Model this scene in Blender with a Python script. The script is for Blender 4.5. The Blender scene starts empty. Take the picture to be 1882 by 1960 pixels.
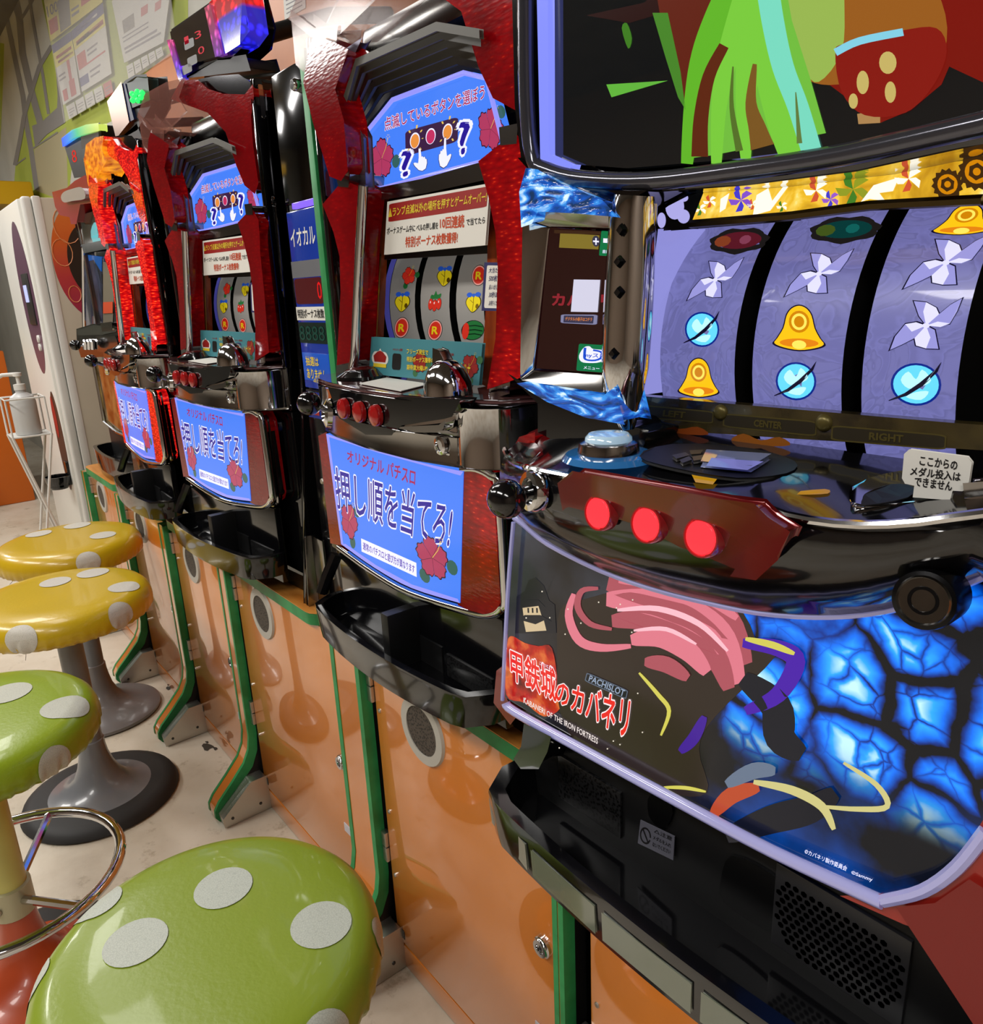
import bpy, bmesh, math, random
from mathutils import Vector, Matrix
random.seed(7)
# ------------------------------------------------------------------ camera / light
SC = bpy.context.scene
COL = SC.collection
F_PX, PPX, PPY = 1476.07, 941.0, 980.0
CM = Matrix(((0.6244912, -0.19241844, 0.75695831),
             (0.77980982, 0.20780607, -0.59051951),
             (-0.04367369, 0.95905776, 0.27982285)))
CP = Vector((0, 0, 1.08))
cd = bpy.data.cameras.new('camera'); cam = bpy.data.objects.new('camera', cd); COL.objects.link(cam)
cd.sensor_fit = 'HORIZONTAL'; cd.sensor_width = 36; cd.lens = F_PX / 1882 * 36; cd.clip_start = .02
mw = CM.to_4x4(); mw.translation = CP; cam.matrix_world = mw; SC.camera = cam
w = bpy.data.worlds.new('world'); SC.world = w; w.use_nodes = True
w.node_tree.nodes['Background'].inputs[0].default_value = (.80, .86, 1.0, 1); w.node_tree.nodes['Background'].inputs[1].default_value = .12
def area(name, loc, sx, sy, power, color=(1, .97, .925), rot=(0, 0, 0)):
    l = bpy.data.lights.new(name, 'AREA'); l.shape = 'RECTANGLE'; l.size = sx; l.size_y = sy; l.energy = power; l.color = color
    o = bpy.data.objects.new(name, l); COL.objects.link(o); o.location = loc; o.rotation_euler = rot
    return o
LZ = 2.36
for i, (lx, ly, pw) in enumerate(((-.5, -1.2, 26), (-2.3, -1.2, 28), (-4.1, -1.2, 28), (1.2, -1.0, 20), (-5.8, -.6, 24), (-3.6, .1, 14), (-2.0, .1, 9))):  # last two are fill lights, added over the row to brighten the back wall
    area('ceiling_tube_and_fill_light', (lx, ly, LZ), 1.2, .34, pw)
SC.view_settings.view_transform = 'Standard'; SC.view_settings.look = 'None'
SC.view_settings.exposure = .27; SC.view_settings.gamma = 1.0; SC.view_settings.use_curve_mapping = False
SC.cycles.use_denoising = True
SC.cycles.max_bounces = 6; SC.cycles.diffuse_bounces = 3; SC.cycles.glossy_bounces = 4; SC.cycles.transmission_bounces = 3; SC.cycles.transparent_max_bounces = 6
SC.cycles.caustics_reflective = False; SC.cycles.caustics_refractive = False
SC.cycles.use_adaptive_sampling = True; SC.cycles.adaptive_threshold = .03

# ------------------------------------------------------------------ helpers
def ray(u, v):
    return CM @ Vector(((u - PPX) / F_PX, -(v - PPY) / F_PX, -1.0))
class Frame:                        # a machine's own upright frame (turned about z)
    def __init__(s, org, yaw=0.0):
        s.org = Vector(org); s.R = Matrix.Rotation(math.radians(yaw), 3, 'Z'); s.Ri = s.R.inverted()
WORLD = Frame((0, 0, 0))
F2 = Frame((-.777, .49, .57)); F3 = Frame((-1.40, .49, .57), 3.3)
YS = 1.0                            # depth factor of the machine being built
def at(u, v, y, fr=WORLD):
    """photo pixel -> point on the vertical surface y (number or function of x, z)"""
    d = ray(u, v); c = CP
    if fr is not WORLD:             # answer given in the frame of the first red machine
        d = fr.Ri @ d; c = fr.Ri @ (CP - fr.org) + F2.org
    ys = 1.0 if getattr(y, 'raw', False) else YS
    yy = (y(-.4, 1.0) if callable(y) else y) * ys
    for _ in range(14 if callable(y) else 1):
        p = c + d * ((yy - c.y) / d.y)
        if callable(y): yy = .5 * yy + .5 * y(p.x, p.z) * ys
    return p
def atz(u, v, z):
    d = ray(u, v); return CP + d * ((z - CP.z) / d.z)
def atx(u, v, x):
    d = ray(u, v); return CP + d * (x / d.x)
def lin(c):
    return tuple(((x / 255) / 12.92 if x <= 10 else ((x / 255 + .055) / 1.055) ** 2.4) for x in c)

ORG = Vector((0, 0, 0))
def set_org(v):
    global ORG
    ORG = Vector(v)
def link(name, me, m, parent=None, smooth=False):
    o = bpy.data.objects.new(name, me); COL.objects.link(o)
    if m is not None and not me.materials: me.materials.append(m)
    if smooth: me.polygons.foreach_set('use_smooth', [True] * len(me.polygons))
    if parent is None: o.location = ORG
    else: o.parent = parent
    return o
def mesh(name, vs, fs, m, parent=None, smooth=False, bevel=0, seg=2, auto=None):
    me = bpy.data.meshes.new(name)
    me.from_pydata([tuple(Vector(v) - ORG) for v in vs], [], fs)
    bm = bmesh.new(); bm.from_mesh(me)
    bmesh.ops.remove_doubles(bm, verts=bm.verts, dist=1e-6)
    if bevel:
        es = [e for e in bm.edges if len(e.link_faces) == 2 and e.calc_face_angle(0) > .5]
        bmesh.ops.bevel(bm, geom=es, offset=bevel, segments=seg, affect='EDGES', profile=.6, clamp_overlap=True)
    if len(bm.faces) > 1: bmesh.ops.recalc_face_normals(bm, faces=bm.faces)
    bm.to_mesh(me); bm.free()
    o = link(name, me, m, parent, smooth)
    if smooth and auto is not False:
        bm = bmesh.new(); bm.from_mesh(me)
        for e in bm.edges:
            if len(e.link_faces) == 2 and e.calc_face_angle(0) > (auto or .7): e.smooth = False
        bm.to_mesh(me); bm.free()
    return o
def thing(name, label, cat, org, group=None):
    set_org(org)
    o = bpy.data.objects.new(name, None); o.empty_display_size = .05; COL.objects.link(o); o.location = ORG
    return tag(o, label, cat, group)
def tag(o, label, cat, group=None):
    o['label'] = label; o['category'] = cat
    if group: o['group'] = group
    return o
def struct(o): o['kind'] = 'structure'; return o
def box(name, x0, x1, y0, y1, z0, z1, m, parent=None, bevel=0, seg=2):
    vs = [(x, y, z) for z in (z0, z1) for y in (y0, y1) for x in (x0, x1)]
    fs = [(0, 2, 3, 1), (4, 5, 7, 6), (0, 1, 5, 4), (2, 6, 7, 3), (0, 4, 6, 2), (1, 3, 7, 5)]
    return mesh(name, vs, fs, m, parent, bevel > 0, bevel, seg)
def prism(name, pts, ext, m, parent=None, bevel=0, seg=2, smooth=False):
    """polygon of 3-D points given depth by the vector ext"""
    pts = [Vector(p) for p in pts]; ext = Vector(ext); n = len(pts)
    vs = pts + [p + ext for p in pts]
    fs = [tuple(range(n)), tuple(range(2 * n - 1, n - 1, -1))] + [(i, (i + 1) % n, n + (i + 1) % n, n + i) for i in range(n)]
    return mesh(name, vs, fs, m, parent, smooth or bevel > 0, bevel, seg)
def pxprism(name, px, y, depth, m, parent=None, bevel=0, fr=WORLD, seg=2, smooth=False):
    return prism(name, [at(p[0], p[1], p[2] if len(p) > 2 else y, fr) for p in px], (0, depth, 0), m, parent, bevel, seg, smooth)
def flat(name, polys, m, parent=None):
    """printed or thin shapes: list of polygons of 3-D points, one object"""
    vs, fs = [], []
    for p in polys:
        if len(p) < 3: continue
        fs.append(tuple(range(len(vs), len(vs) + len(p)))); vs += [Vector(q) for q in p]
    me = bpy.data.meshes.new(name); me.from_pydata([tuple(v - ORG) for v in vs], [], fs); me.update()
    if me.polygons and sum(p.normal.y for p in me.polygons) > 0: me.flip_normals()
    return link(name, me, m, parent)
def fpx(name, polys, y, m, parent=None, fr=WORLD, eps=0.0):
    eps *= .25; s = (lambda x, z: y(x, z) - eps) if callable(y) else y - eps
    if callable(y): s.raw = getattr(y, 'raw', False)
    return flat(name, [[at(u, v, s, fr) for u, v in p] for p in polys], m, parent)
def spline(pts, n=6, closed=False):
    out = []; P = [tuple(p) for p in pts]; L = len(P)
    for i in range(L if closed else L - 1):
        g = (lambda k: P[k % L]) if closed else (lambda k: P[min(max(k, 0), L - 1)])
        a, b, c, d = g(i - 1), g(i), g(i + 1), g(i + 2)
        for j in range(n):
            t = j / n
            out.append(tuple(.5 * (2 * b[k] + (c[k] - a[k]) * t + (2 * a[k] - 5 * b[k] + 4 * c[k] - d[k]) * t * t + (3 * b[k] - a[k] - 3 * c[k] + d[k]) * t ** 3) for k in range(len(b))))
    if not closed: out.append(P[-1])
    return out
def tube(name, pts, r, m, parent=None, seg=8, closed=False, cap=True):
    pts = [Vector(p) for p in pts]; n = len(pts); vs, fs = [], []; up = None
    for i, p in enumerate(pts):
        a = pts[i - 1] if (i or closed) else p; b = pts[(i + 1) % n] if (i < n - 1 or closed) else p
        t = (b - a).normalized()
        if up is None:
            up = t.orthogonal().normalized()
        up = (up - t * up.dot(t)).normalized(); s = t.cross(up)
        rr = r[i] if isinstance(r, (list, tuple)) else r
        for k in range(seg):
            an = 2 * math.pi * k / seg; vs.append(p + (up * math.cos(an) + s * math.sin(an)) * rr)
    for i in range(n if closed else n - 1):
        for k in range(seg):
            j = (i + 1) % n; fs.append((i * seg + k, i * seg + (k + 1) % seg, j * seg + (k + 1) % seg, j * seg + k))
    if not closed and cap: fs += [tuple(range(seg)), tuple(range((n - 1) * seg, n * seg))]
    return mesh(name, vs, fs, m, parent, True)
def lathe(name, prof, c, m, parent=None, seg=32, axis=(0, 0, 1), xs=1.0, warp=None, arc=None):
    """profile [(r, h)] turned about an axis through c"""
    ax = Vector(axis).normalized(); q = Vector((0, 0, 1)).rotation_difference(ax); c = Vector(c); vs, fs = [], []
    for r, h in prof:
        for k in range(seg):
            a = 2 * math.pi * k / seg; rr = r * (warp(a, h) if warp else 1)
            vs.append(c + q @ Vector((rr * math.cos(a) * xs, rr * math.sin(a), h)))
    n = len(prof)
    for i in range(n - 1):
        for k in range(seg):
            fs.append((i * seg + k, i * seg + (k + 1) % seg, (i + 1) * seg + (k + 1) % seg, (i + 1) * seg + k))
    if prof[0][0] > 1e-6: fs.append(tuple(range(seg - 1, -1, -1)))
    if prof[-1][0] > 1e-6: fs.append(tuple(range((n - 1) * seg, n * seg)))
    return mesh(name, vs, fs, m, parent, True)
def ball(name, c, r, m, parent=None, seg=20, sc=(1, 1, 1)):
    prof = [(r * math.sin(math.pi * i / 12), -r * math.cos(math.pi * i / 12)) for i in range(13)]
    return lathe(name, prof, c, m, parent, seg)
# flat lettering from Blender's built-in font
_tc = {}
def glyphs(s, bold=0.0, space=1.0):
    """flat letter shapes; heavier strokes come from the same outline set down several times around itself"""
    k = (s, 0, space)
    if k not in _tc:
        cu = bpy.data.curves.new('lettering', 'FONT'); cu.body = s; cu.resolution_u = 2; cu.space_character = space; cu.align_x = 'CENTER'
        o = bpy.data.objects.new('lettering', cu); COL.objects.link(o)
        bpy.context.view_layer.update()
        me = bpy.data.meshes.new_from_object(o.evaluated_get(bpy.context.evaluated_depsgraph_get()))
        vs = [(v.co.x, v.co.y) for v in me.vertices]; fs = [tuple(p.vertices) for p in me.polygons]
        bpy.data.objects.remove(o); bpy.data.curves.remove(cu); bpy.data.meshes.remove(me)
        _tc[k] = (vs, fs)
    vs, fs = _tc[k]
    if bold <= .004: return vs, fs
    n = len(vs); V, F = [], []; m_ = 8 if bold > .03 else 4
    for j in range(m_):
        a = 2 * math.pi * (j + .5) / m_; dx, dy = bold * math.cos(a), bold * math.sin(a)
        V += [(x + dx, y + dy) for x, y in vs]; F += [tuple(i + j * n for i in f) for f in fs]
    return V, F
def quadmap(q, y, fr=WORLD, eps=.0006):
    """photo quad TL TR BR BL on a surface -> function of (s, t) in the unit square"""
    eps *= .25; s = (lambda x, z: y(x, z) - eps) if callable(y) else y - eps
    if callable(y): s.raw = getattr(y, 'raw', False)
    def f(a, b):
        u = (q[3][0] * (1 - a) + q[2][0] * a) * (1 - b) + (q[0][0] * (1 - a) + q[1][0] * a) * b
        v = (q[3][1] * (1 - a) + q[2][1] * a) * (1 - b) + (q[0][1] * (1 - a) + q[1][1] * a) * b
        return at(u, v, s, fr)
    return f
def rectmap(P, U, V, eps=.0006):
    """lower-left corner P, width vector U, height vector V"""
    P, U, V = Vector(P), Vector(U), Vector(V); n = U.cross(V).normalized() * eps
    return lambda a, b: P + U * a + V * b + n
def lettering(s, f, m, parent, bold=0.0, box2=(0, 0, 1, 1), name='lettering', ref=None, space=1.0):
    vs, fs = glyphs(s, bold, space)
    rv = glyphs(s, ref, space)[0] if ref is not None else vs
    x0, x1 = min(v[0] for v in rv), max(v[0] for v in rv); y0, y1 = min(v[1] for v in rv), max(v[1] for v in rv)
    a0, b0, a1, b1 = box2
    pts = [f(a0 + (a1 - a0) * (x - x0) / (x1 - x0), b0 + (b1 - b0) * (y - y0) / (y1 - y0)) for x, y in vs]
    n0 = len(_tc[(s, 0, space)][0])       # each heavier layer lies a hair in front of the last
    pts = [p + Vector((0, -2.5e-5 * (i // n0), 0)) for i, p in enumerate(pts)]
    me = bpy.data.meshes.new(name); me.from_pydata([tuple(p - ORG) for p in pts], [], fs)
    return link(name, me, m, parent)
def upoly(f, polys, m, parent, name='print'):
    return flat(name, [[f(a, b) for a, b in p] for p in polys], m, parent)
def ell(cx, cy, rx, ry, n=20, a0=0.0, a1=2 * math.pi):
    return [(cx + rx * math.cos(a0 + (a1 - a0) * i / n), cy + ry * math.sin(a0 + (a1 - a0) * i / n)) for i in range(n if a1 - a0 > 6.2 else n + 1)]
def rrect(x0, y0, x1, y1, r, n=4):
    out = []
    for cx, cy, a in ((x1 - r, y1 - r, 0), (x0 + r, y1 - r, 90), (x0 + r, y0 + r, 180), (x1 - r, y0 + r, 270)):
        out += [(cx + r * math.cos(math.radians(a + 90 * i / n)), cy + r * math.sin(math.radians(a + 90 * i / n))) for i in range(n + 1)]
    return out
def band(pts, w):
    """polyline of width w as one polygon (2-D); w may be a list"""
    L, R = [], []; n = len(pts)
    for i, (x, y) in enumerate(pts):
        a = pts[max(i - 1, 0)]; b = pts[min(i + 1, n - 1)]
        dx, dy = b[0] - a[0], b[1] - a[1]; l = math.hypot(dx, dy) or 1; ww = (w[i] if isinstance(w, list) else w) / 2
        L.append((x - dy / l * ww, y + dx / l * ww)); R.append((x + dy / l * ww, y - dx / l * ww))
    return L + R[::-1]
def copy_tree(o, parent=None):
    c = o.copy(); COL.objects.link(c); c.parent = parent
    for ch in o.children: copy_tree(ch, c)
    return c

# ------------------------------------------------------------------ materials
def mat(name, col, rough=.5, metal=0.0, emit=None, es=1.0, coat=0.0, trans=0.0, alpha=1.0, spec=.5, ior=1.45):
    m = bpy.data.materials.new(name); m.use_nodes = True; b = m.node_tree.nodes['Principled BSDF']
    b.inputs['Base Color'].default_value = (*lin(col), 1); b.inputs['Roughness'].default_value = rough; b.inputs['Metallic'].default_value = metal
    b.inputs['Coat Weight'].default_value = coat; b.inputs['Coat Roughness'].default_value = .05; b.inputs['Transmission Weight'].default_value = trans
    b.inputs['Specular IOR Level'].default_value = spec; b.inputs['IOR'].default_value = ior; b.inputs['Alpha'].default_value = alpha
    if emit: b.inputs['Emission Color'].default_value = (*lin(emit), 1); b.inputs['Emission Strength'].default_value = es
    return m
def nodes(m): return m.node_tree.nodes, m.node_tree.links, m.node_tree.nodes['Principled BSDF']
def nd(m, t, **kw):
    n = m.node_tree.nodes.new(t)
    for k, v in kw.items():
        if k in n.inputs: n.inputs[k].default_value = v
        else: setattr(n, k, v)
    return n
def ramp(m, stops, interp='LINEAR'):
    n = m.node_tree.nodes.new('ShaderNodeValToRGB'); e = n.color_ramp.elements; n.color_ramp.interpolation = interp
    while len(e) < len(stops): e.new(.5)
    for i, (p, c) in enumerate(stops): e[i].position = p; e[i].color = (*(lin(c) if max(c) > 1 else c), 1)
    return n
def coords(m, scale=(1, 1, 1), rot=(0, 0, 0), loc=(0, 0, 0)):
    t = nd(m, 'ShaderNodeTexCoord'); p = nd(m, 'ShaderNodeMapping'); p.inputs['Scale'].default_value = scale; p.inputs['Rotation'].default_value = rot; p.inputs['Location'].default_value = loc
    m.node_tree.links.new(t.outputs['Object'], p.inputs['Vector']); return p.outputs[0]
def speckle(m, c1, c2, scale=8, sock='Base Color', detail=6, sc=(1, 1, 1), lo=.35, hi=.65):
    N, L, b = nodes(m); n = nd(m, 'ShaderNodeTexNoise', Scale=scale, Detail=detail); L.new(coords(m, sc), n.inputs['Vector'])
    r = ramp(m, [(lo, c1), (hi, c2)]); L.new(n.outputs['Fac'], r.inputs[0]); L.new(r.outputs[0], b.inputs[sock]); return m
def bump(m, scale, strength, sc=(1, 1, 1), kind='noise', dist=.002):
    N, L, b = nodes(m)
    n = nd(m, 'ShaderNodeTexNoise', Scale=scale, Detail=5) if kind == 'noise' else nd(m, 'ShaderNodeTexVoronoi', Scale=scale)
    L.new(coords(m, sc), n.inputs['Vector']); k = nd(m, 'ShaderNodeBump', Strength=strength, Distance=dist)
    L.new(n.outputs[0], k.inputs['Height']); L.new(k.outputs[0], b.inputs['Normal']); return m

CHROME = mat('chrome', (205, 205, 208), .07, 1.0)
CHROME2 = mat('satin_chrome', (150, 148, 146), .16, 1.0)
DARKCHROME = mat('smoked_chrome', (70, 70, 74), .09, 1.0)
STEEL = bump(mat('brushed_steel', (196, 192, 184), .36, 1.0), 60, .2, (1, 1, 12))
BLACKP = mat('gloss_black_plastic', (10, 10, 12), .12, coat=.5)
BLACKM = mat('matt_black', (14, 14, 15), .45)
BLACKS = mat('gloss_black_panel', (9, 9, 10), .04, spec=.9)
DARKG = mat('dark_grey_plastic', (48, 46, 44), .35)
GREYP = mat('grey_slat_plastic', (74, 71, 64), .4)
WHITEP = mat('white_print', (225, 222, 214), .5)
WHITEPL = mat('white_plastic', (214, 212, 205), .35)
REDPR = mat('red_print', (150, 28, 24), .45); YELPR = mat('yellow_print', (226, 200, 50), .5); BLKPR = mat('black_print', (18, 16, 18), .5)
NAVYPR = mat('navy_print', (38, 38, 92), .5); ORPR = mat('orange_red_print', (196, 70, 28), .5); GRNPR = mat('green_print', (52, 106, 62), .5)
BLUEPR = mat('blue_print', (44, 74, 186), .5); GREYPR = mat('grey_print', (120, 116, 110), .5); TEALPR = mat('teal_board', (66, 132, 142), .45)
GLASS = mat('clear_acrylic', (235, 235, 240), .03, trans=1.0, ior=1.2)
CLEARF = mat('clear_film', (230, 226, 224), .05, alpha=.22)

def orange_lam():
    m = mat('orange_laminate', (204, 118, 34), .10, coat=.9, spec=.6); N, L, b = nodes(m)
    n = nd(m, 'ShaderNodeTexNoise', Scale=5.0, Detail=6); L.new(coords(m), n.inputs['Vector'])
    r = ramp(m, [(.3, (196, 112, 34)), (.7, (210, 124, 40))]); L.new(n.outputs[0], r.inputs[0]); L.new(r.outputs[0], b.inputs['Base Color'])
    n2 = nd(m, 'ShaderNodeTexNoise', Scale=3.0, Detail=2); L.new(coords(m), n2.inputs['Vector'])
    k = nd(m, 'ShaderNodeBump', Strength=.03, Distance=.004); L.new(n2.outputs[0], k.inputs['Height']); L.new(k.outputs[0], b.inputs['Coat Normal'])
    b.inputs['Coat Roughness'].default_value = .035; b.inputs['Roughness'].default_value = .3; b.inputs['Coat IOR'].default_value = 1.75; b.inputs['Coat Weight'].default_value = 1.0
    return m
ORANGE = orange_lam()
ORANGE_M = speckle(mat('orange_board', (184, 104, 30), .35), (170, 92, 22), (196, 112, 36), 4)
GREEN_E = speckle(mat('green_edge_band', (40, 132, 74), .4), (34, 118, 62), (48, 146, 84), 20)
WOODTOP = speckle(mat('orange_wood_top', (190, 120, 50), .3), (168, 98, 34), (206, 140, 66), 7, sc=(1, 6, 6))

def red_lens(name, lit):
    """prismatic red lamp cover; lit = how strongly the lamps behind it burn"""
    m = mat(name, (104, 3, 9), .10, coat=.0); N, L, b = nodes(m)
    br = nd(m, 'ShaderNodeTexVoronoi', Scale=150.0); L.new(coords(m, (.6, .6, 2.2)), br.inputs['Vector'])
    k = nd(m, 'ShaderNodeBump', Strength=.10, Distance=.0005); L.new(br.outputs['Distance'], k.inputs['Height']); L.new(k.outputs[0], b.inputs['Normal'])
    sp = nd(m, 'ShaderNodeTexVoronoi', Scale=150.0); L.new(coords(m, (.55, .55, 1.9)), sp.inputs['Vector'])
    r1 = ramp(m, [(0, (255, 170, 90)), (.04 + .05 * lit, (240, 60, 24)), (.16 + .2 * lit, (150, 8, 8)), (1, (60, 0, 4))]); L.new(sp.outputs['Distance'], r1.inputs[0])
    nz = nd(m, 'ShaderNodeTexNoise', Scale=11.0, Detail=3); L.new(coords(m, (1, 1, .6)), nz.inputs['Vector'])
    st = ramp(m, [(.50 - .3 * lit, (.0, .0, .0)), (.72 - .22 * lit, (1, 1, 1))]); L.new(nz.outputs[0], st.inputs[0])
    mx = nd(m, 'ShaderNodeMath', operation='MULTIPLY_ADD'); L.new(st.outputs[0], mx.inputs[0]); mx.inputs[1].default_value = .2 + 1.7 * lit; mx.inputs[2].default_value = .08 + .1 * lit
    L.new(r1.outputs[0], b.inputs['Emission Color']); L.new(mx.outputs[0], b.inputs['Emission Strength'])
    if lit < .5: m.cycles.emission_sampling = 'NONE'
    return m
RED_DIM = red_lens('red_lamp_lens_dim', .05); RED_MID = red_lens('red_lamp_lens_glinting', .35); RED_LIT = red_lens('red_lamp_lens_lit', 1.0)
def glow(name, emit, es=1.0, base=None, rough=.15):
    return mat(name, base or tuple(int(c * .2) for c in emit), rough, emit=emit, es=es, coat=.1, spec=.35)
BLUE_LIT = glow('backlit_blue', (66, 122, 236), .95)
LAV_EDGE = glow('lit_lavender_edge', (150, 150, 250), .85)
WHITE_LIT = glow('lit_white', (236, 240, 255), 1.0)
REDBTN = glow('lit_red_button', (255, 52, 60), 1.1, (200, 20, 30))
REDBTN_OFF = mat('red_button', (150, 18, 20), .15, coat=.6)
LIT = {}
def lit(col, es=.95):
    k = (col, es)
    if k not in LIT: LIT[k] = glow('lit_print_%02x%02x%02x' % col, col, es); LIT[k].cycles.emission_sampling = 'NONE'
    return LIT[k]

# ------------------------------------------------------------------ the room
YW, CZ = .94, 2.52
def floor_mat():
    m = mat('worn_concrete', (196, 186, 170), .42); N, L, b = nodes(m)
    n = nd(m, 'ShaderNodeTexNoise', Scale=2.2, Detail=8, Roughness=.65); L.new(coords(m), n.inputs['Vector'])
    r = ramp(m, [(.30, (172, 158, 138)), (.5, (202, 192, 174)), (.72, (216, 208, 194))]); L.new(n.outputs[0], r.inputs[0])
    n2 = nd(m, 'ShaderNodeTexNoise', Scale=14.0, Detail=6, Roughness=.7); L.new(coords(m), n2.inputs['Vector'])
    r2 = ramp(m, [(.0, (105, 95, 80)), (.33, (180, 168, 150)), (.42, (255, 255, 255))]); L.new(n2.outputs[0], r2.inputs[0])
    mx = nd(m, 'ShaderNodeMix', data_type='RGBA', blend_type='MULTIPLY'); mx.inputs[0].default_value = .55
    L.new(r.outputs[0], mx.inputs[6]); L.new(r2.outputs[0], mx.inputs[7]); L.new(mx.outputs[2], b.inputs['Base Color'])
    rr = ramp(m, [(.3, (.5, .5, .5)), (.7, (.3, .3, .3))]); L.new(n2.outputs[0], rr.inputs[0]); L.new(rr.outputs[0], b.inputs['Roughness'])
    return m
WALLW = speckle(mat('pale_wall_paint', (178, 176, 166), .6), (170, 168, 158), (184, 182, 172), 3)
set_org((-2, 0, 0))
struct(box('floor', -9, 2.4, -4, YW + .1, -.06, 0, floor_mat()))
struct(box('ceiling', -9, 2.4, -4, YW + .1, CZ, CZ + .08, speckle(mat('dark_ceiling_board', (92, 88, 82), .7), (84, 80, 74), (100, 96, 90), 4)))
wb = struct(box('wall_back', -9, 2.4, YW, YW + .1, 0, CZ, WALLW))
struct(box('wall_left', -9.1, -9, -4, YW, 0, CZ, WALLW))
struct(box('wall_right', 2.4, 2.5, -4, YW, 0, CZ, mat('warm_wall_paint', (150, 134, 118), .6)))
struct(box('wall_front', -9, 2.4, -4.1, -4, 0, CZ, mat('brown_wall_paint', (136, 118, 100), .6)))
# mural painted on the back wall: lime ground, pale patch, grey trees
K = .2041
def mur(pts): return [(x * K, y * K) for x, y in pts]
LIME = speckle(mat('lime_mural_paint', (156, 168, 62), .6), (146, 158, 54), (164, 176, 70), 3)
TRUNK = mat('grey_mural_paint', (124, 120, 116), .6); BEIGEM = mat('beige_mural_paint', (160, 150, 116), .6)
set_org((-4, YW, 1.5))
def wall_print(name, polys, m, eps):
    o = fpx(name, polys, YW, m, wb, eps=eps); o.parent = None; o.parent = wb; o.location = ORG - Vector((-2, 0, 0)); return o
wall_print('mural_paint', [mur([(390, 0), (480, 420), (390, 600), (330, 790), (270, 1000), (215, 1180), (150, 1500), (125, 1800), (640, 1900), (700, 1300), (1764, 800), (1764, -100), (380, -100)]), mur([(0, 400), (40, 410), (32, 700), (0, 1450)])], LIME, .001)
wall_print('mural_paint', [mur([(320, 1400), (540, 1250), (620, 1190), (640, 1900), (340, 1790)])], BEIGEM, .002)
for i_, poly_ in enumerate([band(mur(p), wd * K) for p, wd in (
    ([(40, 60), (95, 330), (130, 500), (215, 900), (240, 1120), (290, 1400), (345, 1780)], 46),
    ([(150, 0), (185, 200), (210, 500), (280, 800), (345, 1040), (390, 1200)], 62),
    ([(275, -20), (300, 150), (335, 350), (400, 700), (455, 1070)], 28), ([(330, -40), (230, 130), (190, 190)], 30), ([(110, 0), (160, 160), (190, 240)], 24),
    ([(485, 430), (370, 620), (275, 920), (222, 1100), (190, 1300), (140, 1550)], 40), ([(140, 1550), (240, 1480)], 12), ([(310, 1390), (540, 1240)], 14))] +
    [mur([(330, 1380), (300, 1180), (385, 1150), (535, 1010), (540, 900), (520, 600), (560, 800), (610, 1150), (440, 1260)])]): wall_print('mural_tree', [poly_], TRUNK, .003 + .0008 * i_)

# orange board behind the machines
set_org((-1, YW - .02, .57))
bb = box('back_board', -3.35, 1.0, YW - .035, YW - .014, .3, 1.80, ORANGE_M)
tag(bb, 'tall orange board standing behind the row of slot machines', 'board')
# posters in a clear sleeve above the board
PAPER = mat('poster_paper', (196, 194, 188), .45); PYEL = mat('poster_yellow', (206, 194, 84), .45); PBLUE = mat('poster_blue', (62, 66, 118), .45); PRED = mat('poster_red', (176, 74, 72), .45)
PTEXT = mat('poster_grey_text', (116, 112, 118), .5)
def poster(label, quad, blocks, m=PAPER):
    q = mur(quad); f = quadmap(q, YW - .012, eps=0); c = f(.5, 0)
    t = thing('poster', label, 'poster', c)
    P = [f(0, 0), f(1, 0), f(1, 1), f(0, 1)]
    prism('sheet', P, (0, .0015, 0), m, t)
    g = quadmap(q, YW - .012, eps=.0012)
    for mm, boxes in blocks.items():
        for a, b, c_, d in boxes: upoly(g, [[(a, b), (c_, b), (c_, d), (a, d)]], mm, t)
    return t, g
t, g = poster('yellow poster with red and grey print, top one above the small papers', ((395, -130), (985, -430), (960, 20), (472, 390)), {PRED: [(.02, .1, .17, .36), (.60, .22, .80, .75)], GREYPR: [(.2, .02, .40, .6)], PTEXT: [(.42, .14, .56, .2), (.42, .25, .56, .3)]}, PYEL)
lettering('100', g, NAVYPR, t, .01, (.02, .42, .2, .62))
poster('poster with blue header and pictures of red hands, under the yellow poster', ((485, 425), (665, 292), (755, 885), (592, 985)), {PBLUE: [(0, .86, 1, 1)], PYEL: [(0, .62, 1, .86)], PRED: [(.1, .04, .34, .22), (.5, .04, .8, .3), (.55, .3, .7, .62)], PTEXT: [(.05, .45, .4, .48), (.05, .38, .4, .41)], REDPR: [(.1, .74, .9, .79), (.15, .66, .95, .7)]})
t, g = poster('poster with wide blue header and red and blue squares beside text', ((668, 290), (962, 26), (1045, 690), (768, 862)), {PBLUE: [(0, .85, 1, 1), (0, .08, .28, .22)], PYEL: [(0, .68, 1, .85)], PRED: [(.03, .34, .3, .58), (.3, .34, .9, .365)], PTEXT: [(.35, .52, .7, .55), (.35, .45, .65, .48), (.34, .2, .7, .23), (.34, .12, .65, .15)], REDPR: [(.08, .72, .95, .79)], WHITEP: [(.2, .905, .8, .935)]})
t, g = poster('white poster with grey box picture, beside the red and blue lamp box', ((1048, 10), (1640, -420), (1535, 395), (1165, 590)), {PTEXT: [(.06, .18, .8, .215), (.06, .12, .9, .15), (.06, .3, .6, .32), (.06, .36, .6, .38)], GREYPR: [(.1, .42, .32, .62)], PRED: [(.45, .5, .58, .62), (.72, .45, .84, .56)]})
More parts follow.
